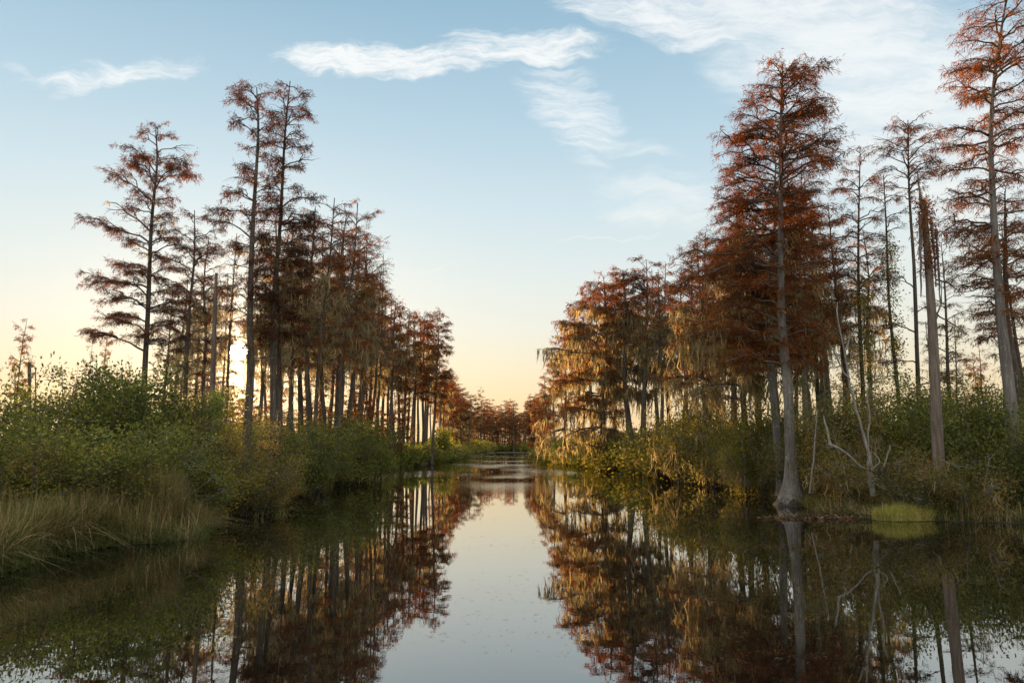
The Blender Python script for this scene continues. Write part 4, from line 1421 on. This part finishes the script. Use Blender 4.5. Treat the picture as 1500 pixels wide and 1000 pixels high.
for a in [
    ('mossy', 985, 50, 612, 4.6, 'sunlit shrub draped in tan moss at the left end of the right thicket'),
    ('mossy', 1022, 44, 600, 4.8, 'moss-covered shrub with yellow-green top beside the low rust cypress'),
    ('olive', 1035, 47, 582, 4.2, 'tall yellow-green shrub rising above the moss-covered one'),
    ('mossy', 1068, 40, 612, 4.4, 'grey twiggy shrub with hanging moss right of the sunlit mossy pair'),
    ('olive', 1095, 36, 606, 3.8, 'yellow-leaved shrub left of the second grey trunk'),
    ('mossy', 1112, 33, 640, 3.2, 'drooping mossy shrub touching the water before the second grey trunk'),
    ('olive', 1120, 34, 590, 3.2, 'golden-leaved shrub at the left of the grey trunk pair'),
    ('leggy', 1205, 29, 570, 3.4, 'upright leafy shrub right of the great buttressed trunk'),
    ('ruddy', 1228, 27, 588, 3.8, 'dark green shrub behind the bleached forked tree'),
    ('ruddy', 1290, 27.5, 572, 4.0, 'rust-flecked shrub right of the bleached forked tree'),
    ('green', 1335, 26.5, 586, 3.8, 'dense green shrub left of the splintered snag'),
    ('twiggy', 1262, 24.6, 640, 3.0, 'grey twiggy shrub hung with moss around the bleached forked tree'),
    ('green', 1410, 25.5, 578, 4.2, 'dark green shrub between the splintered snag and the huge edge tree'),
    ('ruddy', 1446, 29, 556, 4.0, 'broad-leaved shrub rising left of the huge edge trunk'),
    ('green', 1455, 23.5, 608, 3.6, 'dark green shrub at the left foot of the huge edge tree'),
    ('green', 1510, 25, 580, 4.0, 'dark shrub cut off by the right edge'),
    ('twiggy', 1330, 23.2, 668, 2.6, 'low twiggy shrub above the bright grass tuft'),
    ('twiggy', 1420, 22.6, 672, 2.6, 'low twiggy shrub with reeds right of the bright grass tuft'),
    ('ruddy', 1180, 31, 610, 3.0, 'reddish shrub directly behind the great buttressed trunk'),
    ('leggy', 1375, 30, 560, 3.6, 'leggy shrub with thin shoots behind the splintered snag'),
    ('leggy', 1260, 31, 556, 3.4, 'leggy shrub with yellow leaves behind the forked tree'),
]:
    shrub_px(*a)
GT = 'shrubs of the right waterside thicket'
LT = 'golden olive shrub in the mossy thicket below the sunlit waterside group'
k = 0
for Y in np.arange(52, 130, 2.6):
    for off, hh in ((1.0, 0.8), (4.0, 1.0)):
        X = xr(Y) + off + RNG.uniform(-0.5, 0.8)
        shrub(['far_olive', 'far_olive', 'far_green'][k % 3], X, Y + RNG.uniform(-1, 1), RNG.uniform(2.0, 3.4) * hh, RNG.uniform(3.4, 4.6), LT, GT)
        k += 1
GU = 'shrubs deep in the right thicket'
for i in range(26):
    Y = 27 + i * 1.3 + RNG.uniform(-1, 1)
    X = xr(Y) + RNG.uniform(4, 9) + (i % 2) * 5
    shrub(['green', 'ruddy', 'leggy', 'olive'][i % 4], X, Y, RNG.uniform(2.6, 3.7), RNG.uniform(3.6, 4.6), 'dark leafy shrub deep in the right thicket behind the waterside bushes', GU)
for Y in np.arange(130, 270, 7.0):
    for off in (3.2, 7.5):
        shrub('far_green' if RNG.uniform() < 0.6 else 'far_olive', xr(Y) + off, Y, RNG.uniform(2.0, 3.6), 5.5, 'low far shrub where the channel closes', 'far shrubs closing the channel')
for i in range(12):
    shrub('far_green', -14 + i * 2.6, YEND + 6 + RNG.uniform(0, 6), RNG.uniform(2.2, 3.6), 6.0, 'low far shrub where the channel closes', 'far shrubs closing the channel')

# ------------------------------------------------------------------ grasses and sedges
rg = np.random.default_rng(52)
tuftfn = grass_blades
# fringe along both banks (uncountable)
for side, name, lab in ((-1, 'bank_grass', 'matted straw and green sedge fringing the left waterside'), (1, 'bank_grass', 'dark sedge fringing the right waterside')):
    for mat, nn in (('straw', 9000), ('sedge', 12000)):
        mb = MB()
        Yv = 12 + (rg.uniform(0, 1, nn) ** 2.2) * 75 if side < 0 else 21 + (rg.uniform(0, 1, nn) ** 2.0) * 60
        off = np.abs(rg.normal(size=nn)) * 0.7 - 0.05
        X = np.where(side < 0, xl(Yv) - off, xr(Yv) + off)
        keep = rg.uniform(size=nn) < 0.35 + 0.65 * (np.sin(Yv * 2.1 + side) > -0.2)
        b = np.stack([X, Yv, np.full(nn, 0.02)], axis=1)[keep]
        n = len(b)
        hgt = rg.uniform(0.35, 1.0, n) * (1.0 if side < 0 else 0.75)
        grass_blades(mb, b, hgt, np.clip(0.0011 * b[:, 1] * 0.55, 0.010, 0.05), rg, lean=0.8, droop=0.65)
        o = mb.build(name, mat)
        props(o, lab + (' (straw)' if False else ''), 'grass', kind='stuff')
# ragged sedge where the near banks meet the water
for lo_, hi_, y0_, y1_, lab_ in ((1180, 1540, 755, 768, 'ragged dark sedge at the water edge of the near right bank'), (-40, 310, 790, 838, 'ragged dark sedge at the water edge of the near left bank')):
    mb = MB()
    nn = 5200
    px = rg.uniform(lo_, hi_, nn)
    if lo_ > 0:
        py = rg.uniform(y0_, y1_, nn)
    else:
        py = np.interp(px, [0, 60, 150, 285, 310], [838, 817, 801, 792, 772]) + rg.normal(size=nn) * 5
    b = np.array([ground(x, y, 0.02) for x, y in zip(px, py)])
    keep = rg.uniform(size=nn) < 0.25 + 0.75 * (np.sin(b[:, 0] * 2.7) + np.sin(b[:, 0] * 6.1) > 0.1)
    b = b[keep]
    b = b[(b[:, 0] < xl(b[:, 1]) + 0.25) | (b[:, 0] > xr(b[:, 1]) - 0.25)]
    grass_blades(mb, b, rg.uniform(0.15, 0.7, len(b)), rg.uniform(0.010, 0.02, len(b)), rg, lean=0.8, droop=0.7)
    o = mb.build('bank_grass', 'sedge')
    props(o, lab_, 'grass', kind='stuff')
# pale grass over the near left bank
for mat, nn, hh in (('straw', 16000, (0.3, 1.35)), ('sedge', 14000, (0.3, 1.3))):
    mb = MB()
    px = rg.uniform(-60, 250, nn)
    Yv = rg.uniform(12.8, 19.5, nn)
    X = np.minimum(x_of(px, Yv), xl(Yv) - np.abs(rg.normal(size=nn)) * 0.35)
    patch_ = np.sin(X * 1.9 + Yv * 0.8) + np.sin(Yv * 1.7 - X * 0.6)
    keep = rg.uniform(size=nn) < np.clip(0.55 + 0.35 * patch_, 0.1, 1)
    b = np.stack([X, Yv, np.full(nn, 0.12)], axis=1)[keep]
    grass_blades(mb, b, rg.uniform(*hh, len(b)), rg.uniform(0.010, 0.022, len(b)), rg, lean=0.6, droop=0.65, wind=(0.1, -0.1))
    o = mb.build('bank_grass', mat)
    props(o, 'long bent straw and green grass over the near left bank', 'grass', kind='stuff')


def clump(label, loc, n, rx, ry, h, width, mats, lean=0.35, droop=0.5, name='grass_clump', wind=(0, 0)):
    r = np.random.default_rng(int(abs(loc[0] * 31 + loc[1] * 7)))
    root = empty(name, loc, label, 'grass')
    for mat, fr in mats:
        k_ = int(n * fr)
        mb_ = MB()
        b = disc(r, k_, rx, ry)
        q = 1 - 0.5 * np.minimum(1, np.hypot(b[:, 0] / rx, b[:, 1] / ry))
        grass_blades(mb_, b, h * r.uniform(0.45, 1.0, k_) * q ** 0.5, width * r.uniform(0.7, 1.4, k_), r, lean, droop, wind=wind)
        mb_.build('blades', mat, root)
    return root


clump('tall tan reed clump on the near left bank', ground(208, 786) + np.array([0, 0, 0.1]), 6500, 0.85, 0.6, 2.15, 0.014, [('straw', 0.75), ('sedge', 0.25)], lean=0.25, droop=0.4, name='reed_clump')
clump('pale grass clump bending over the water, right of the tall tan reeds', ground(262, 782) + np.array([0, 0, 0.08]), 2200, 0.5, 0.4, 1.05, 0.013, [('straw', 0.9), ('sedge', 0.1)], lean=0.7, droop=0.5, wind=(0.7, -0.2))
clump('straw reed clump left of the tall tan one, behind the pale bent grass', ground(110, 800) + np.array([-0.4, 0.9, 0.1]), 3000, 0.8, 0.5, 1.55, 0.014, [('straw', 0.7), ('sedge', 0.3)], lean=0.4, name='reed_clump')
clump('pale bent grass clump at the left edge of the near bank', ground(85, 800) + np.array([-0.5, 0.4, 0.08]), 2600, 0.8, 0.5, 1.0, 0.014, [('straw', 0.85), ('sedge', 0.15)], lean=0.8, droop=0.7)
clump('tan sedge clump at the foot of the moss-hung cypress on the left', ground(458, 712) + np.array([0, 0.6, 0.05]), 2600, 1.0, 0.6, 1.05, 0.026, [('straw', 0.7), ('sedge', 0.3)], lean=0.35)
clump('dark drooping sedge clump under the two tallest left trunks', ground(365, 742) + np.array([0, 0.6, 0.05]), 2600, 1.2, 0.5, 0.95, 0.020, [('sedge', 0.75), ('straw', 0.25)], lean=0.6, droop=0.75)
clump('small drooping sedge clump left of the tallest trunk foot', ground(330, 752) + np.array([0, 0.5, 0.05]), 1500, 0.7, 0.5, 0.9, 0.018, [('sedge', 0.7), ('straw', 0.3)], lean=0.6, droop=0.75)
clump('yellowish sedge clump on the left bank near the channel bend', ground(600, 681) + np.array([-1, 0.6, 0.05]), 1400, 1.8, 0.8, 1.3, 0.06, [('straw', 0.7), ('sedge', 0.3)], lean=0.4)
clump('bright yellow-green grass tuft standing in the water on the right', ground(1325, 762), 4200, 0.92, 0.40, 0.70, 0.011, [('tuft', 0.88), ('straw', 0.12)], lean=0.5, droop=0.5, name='grass_tuft')
clump('tall dry reeds at the right waterside beyond the bright tuft', ground(1425, 757) + np.array([0, 0.5, 0.05]), 2200, 1.3, 0.5, 1.5, 0.014, [('sedge', 0.6), ('straw', 0.4)], lean=0.35, name='reed_clump')
clump('dark reeds at the foot of the huge edge tree', ground(1480, 757) + np.array([0, 0.5, 0.05]), 1600, 0.9, 0.5, 1.2, 0.014, [('sedge', 0.7), ('straw', 0.3)], lean=0.4, name='reed_clump')

# driftwood raft right of the buttress
b0 = ground(1215, 758)
dr = empty('driftwood', b0, 'low raft of broken twigs and brown leaves left of the bright grass tuft', 'driftwood')
mb = MB()
P, R = [], []
for i in range(70):
    a = rg.uniform(0, 2 * PI)
    s0 = np.array([rg.normal() * 0.75, rg.normal() * 0.18, rg.uniform(0.0, 0.10)])
    e = s0 + np.array([math.cos(a) * 0.5, math.sin(a) * 0.3, rg.uniform(-0.05, 0.30) if i % 5 == 0 else rg.uniform(-0.04, 0.06)])
    P.append(resample([s0, (s0 + e) / 2 + rg.normal(size=3) * 0.03, e], 5))
    R.append(np.linspace(0.014, 0.006, 5))
tubes(mb, np.array(P), np.array(R), 5)
mb.build('twigs', 'dead_wood', dr)
mb = MB()
n = 1200
pos = np.stack([rg.normal(size=n) * 0.85, rg.normal(size=n) * 0.22, np.abs(rg.normal(size=n)) * 0.035 + 0.006], axis=1)
blades(mb, pos, rg.normal(size=(n, 3)) * np.array([1, 1, 0.3]), 0.09 * rg.uniform(0.5, 1.4, n), 0.045, rg)
mb.build('leaf_litter', 'litter', dr)

# floating bits of plant on the water (uncountable)
mb = MB()
cent = [ground(*p) for p in [(760, 860), (820, 905), (700, 930), (740, 800), (860, 850), (1010, 800), (1180, 850), (1270, 905), (1080, 830), (930, 880), (640, 900), (1330, 860), (1400, 790), (450, 735), (420, 742), (1150, 900), (880, 950), (1250, 800), (1040, 880), (1120, 800), (990, 840), (1210, 870), (1300, 930), (950, 930), (1100, 960), (1380, 850), (600, 790), (560, 760), (1050, 760)]]
for c in cent:
    n = 40 if c[0] < 0.12 * c[1] else 150
    a = rg.normal(size=(n, 2)) * np.array([1.0, 0.16]) * (c[1] / 9)
    pos = np.stack([c[0] + a[:, 0], c[1] + a[:, 1], np.full(n, 0.006)], axis=1)
    ok = (pos[:, 0] > xl(pos[:, 1]) + 0.3) & (pos[:, 0] < xr(pos[:, 1]) - 0.3)
    pos = pos[ok]
    n = len(pos)
    th = rg.uniform(0, 2 * PI, n)
    d = np.stack([np.cos(th), np.sin(th) * 0.6, np.zeros(n)], axis=1)
    L = rg.uniform(0.02, 0.10, (n, 1)) * c[1] / 9
    w = np.stack([-d[:, 1], d[:, 0], np.zeros(n)], axis=1) * rg.uniform(0.002, 0.006, (n, 1)) * c[1] / 9
    V = np.stack([pos, pos + d * L * 0.5 + w, pos + d * L, pos + d * L * 0.5 - w], axis=1)
    mb.add(V.reshape(-1, 3), np.arange(n * 4).reshape(n, 4))
o = mb.build('floating_debris', 'litter')
props(o, 'scattered bits of leaf and stalk floating on the dark water', 'debris', kind='stuff')
bpy.context.view_layer.update()
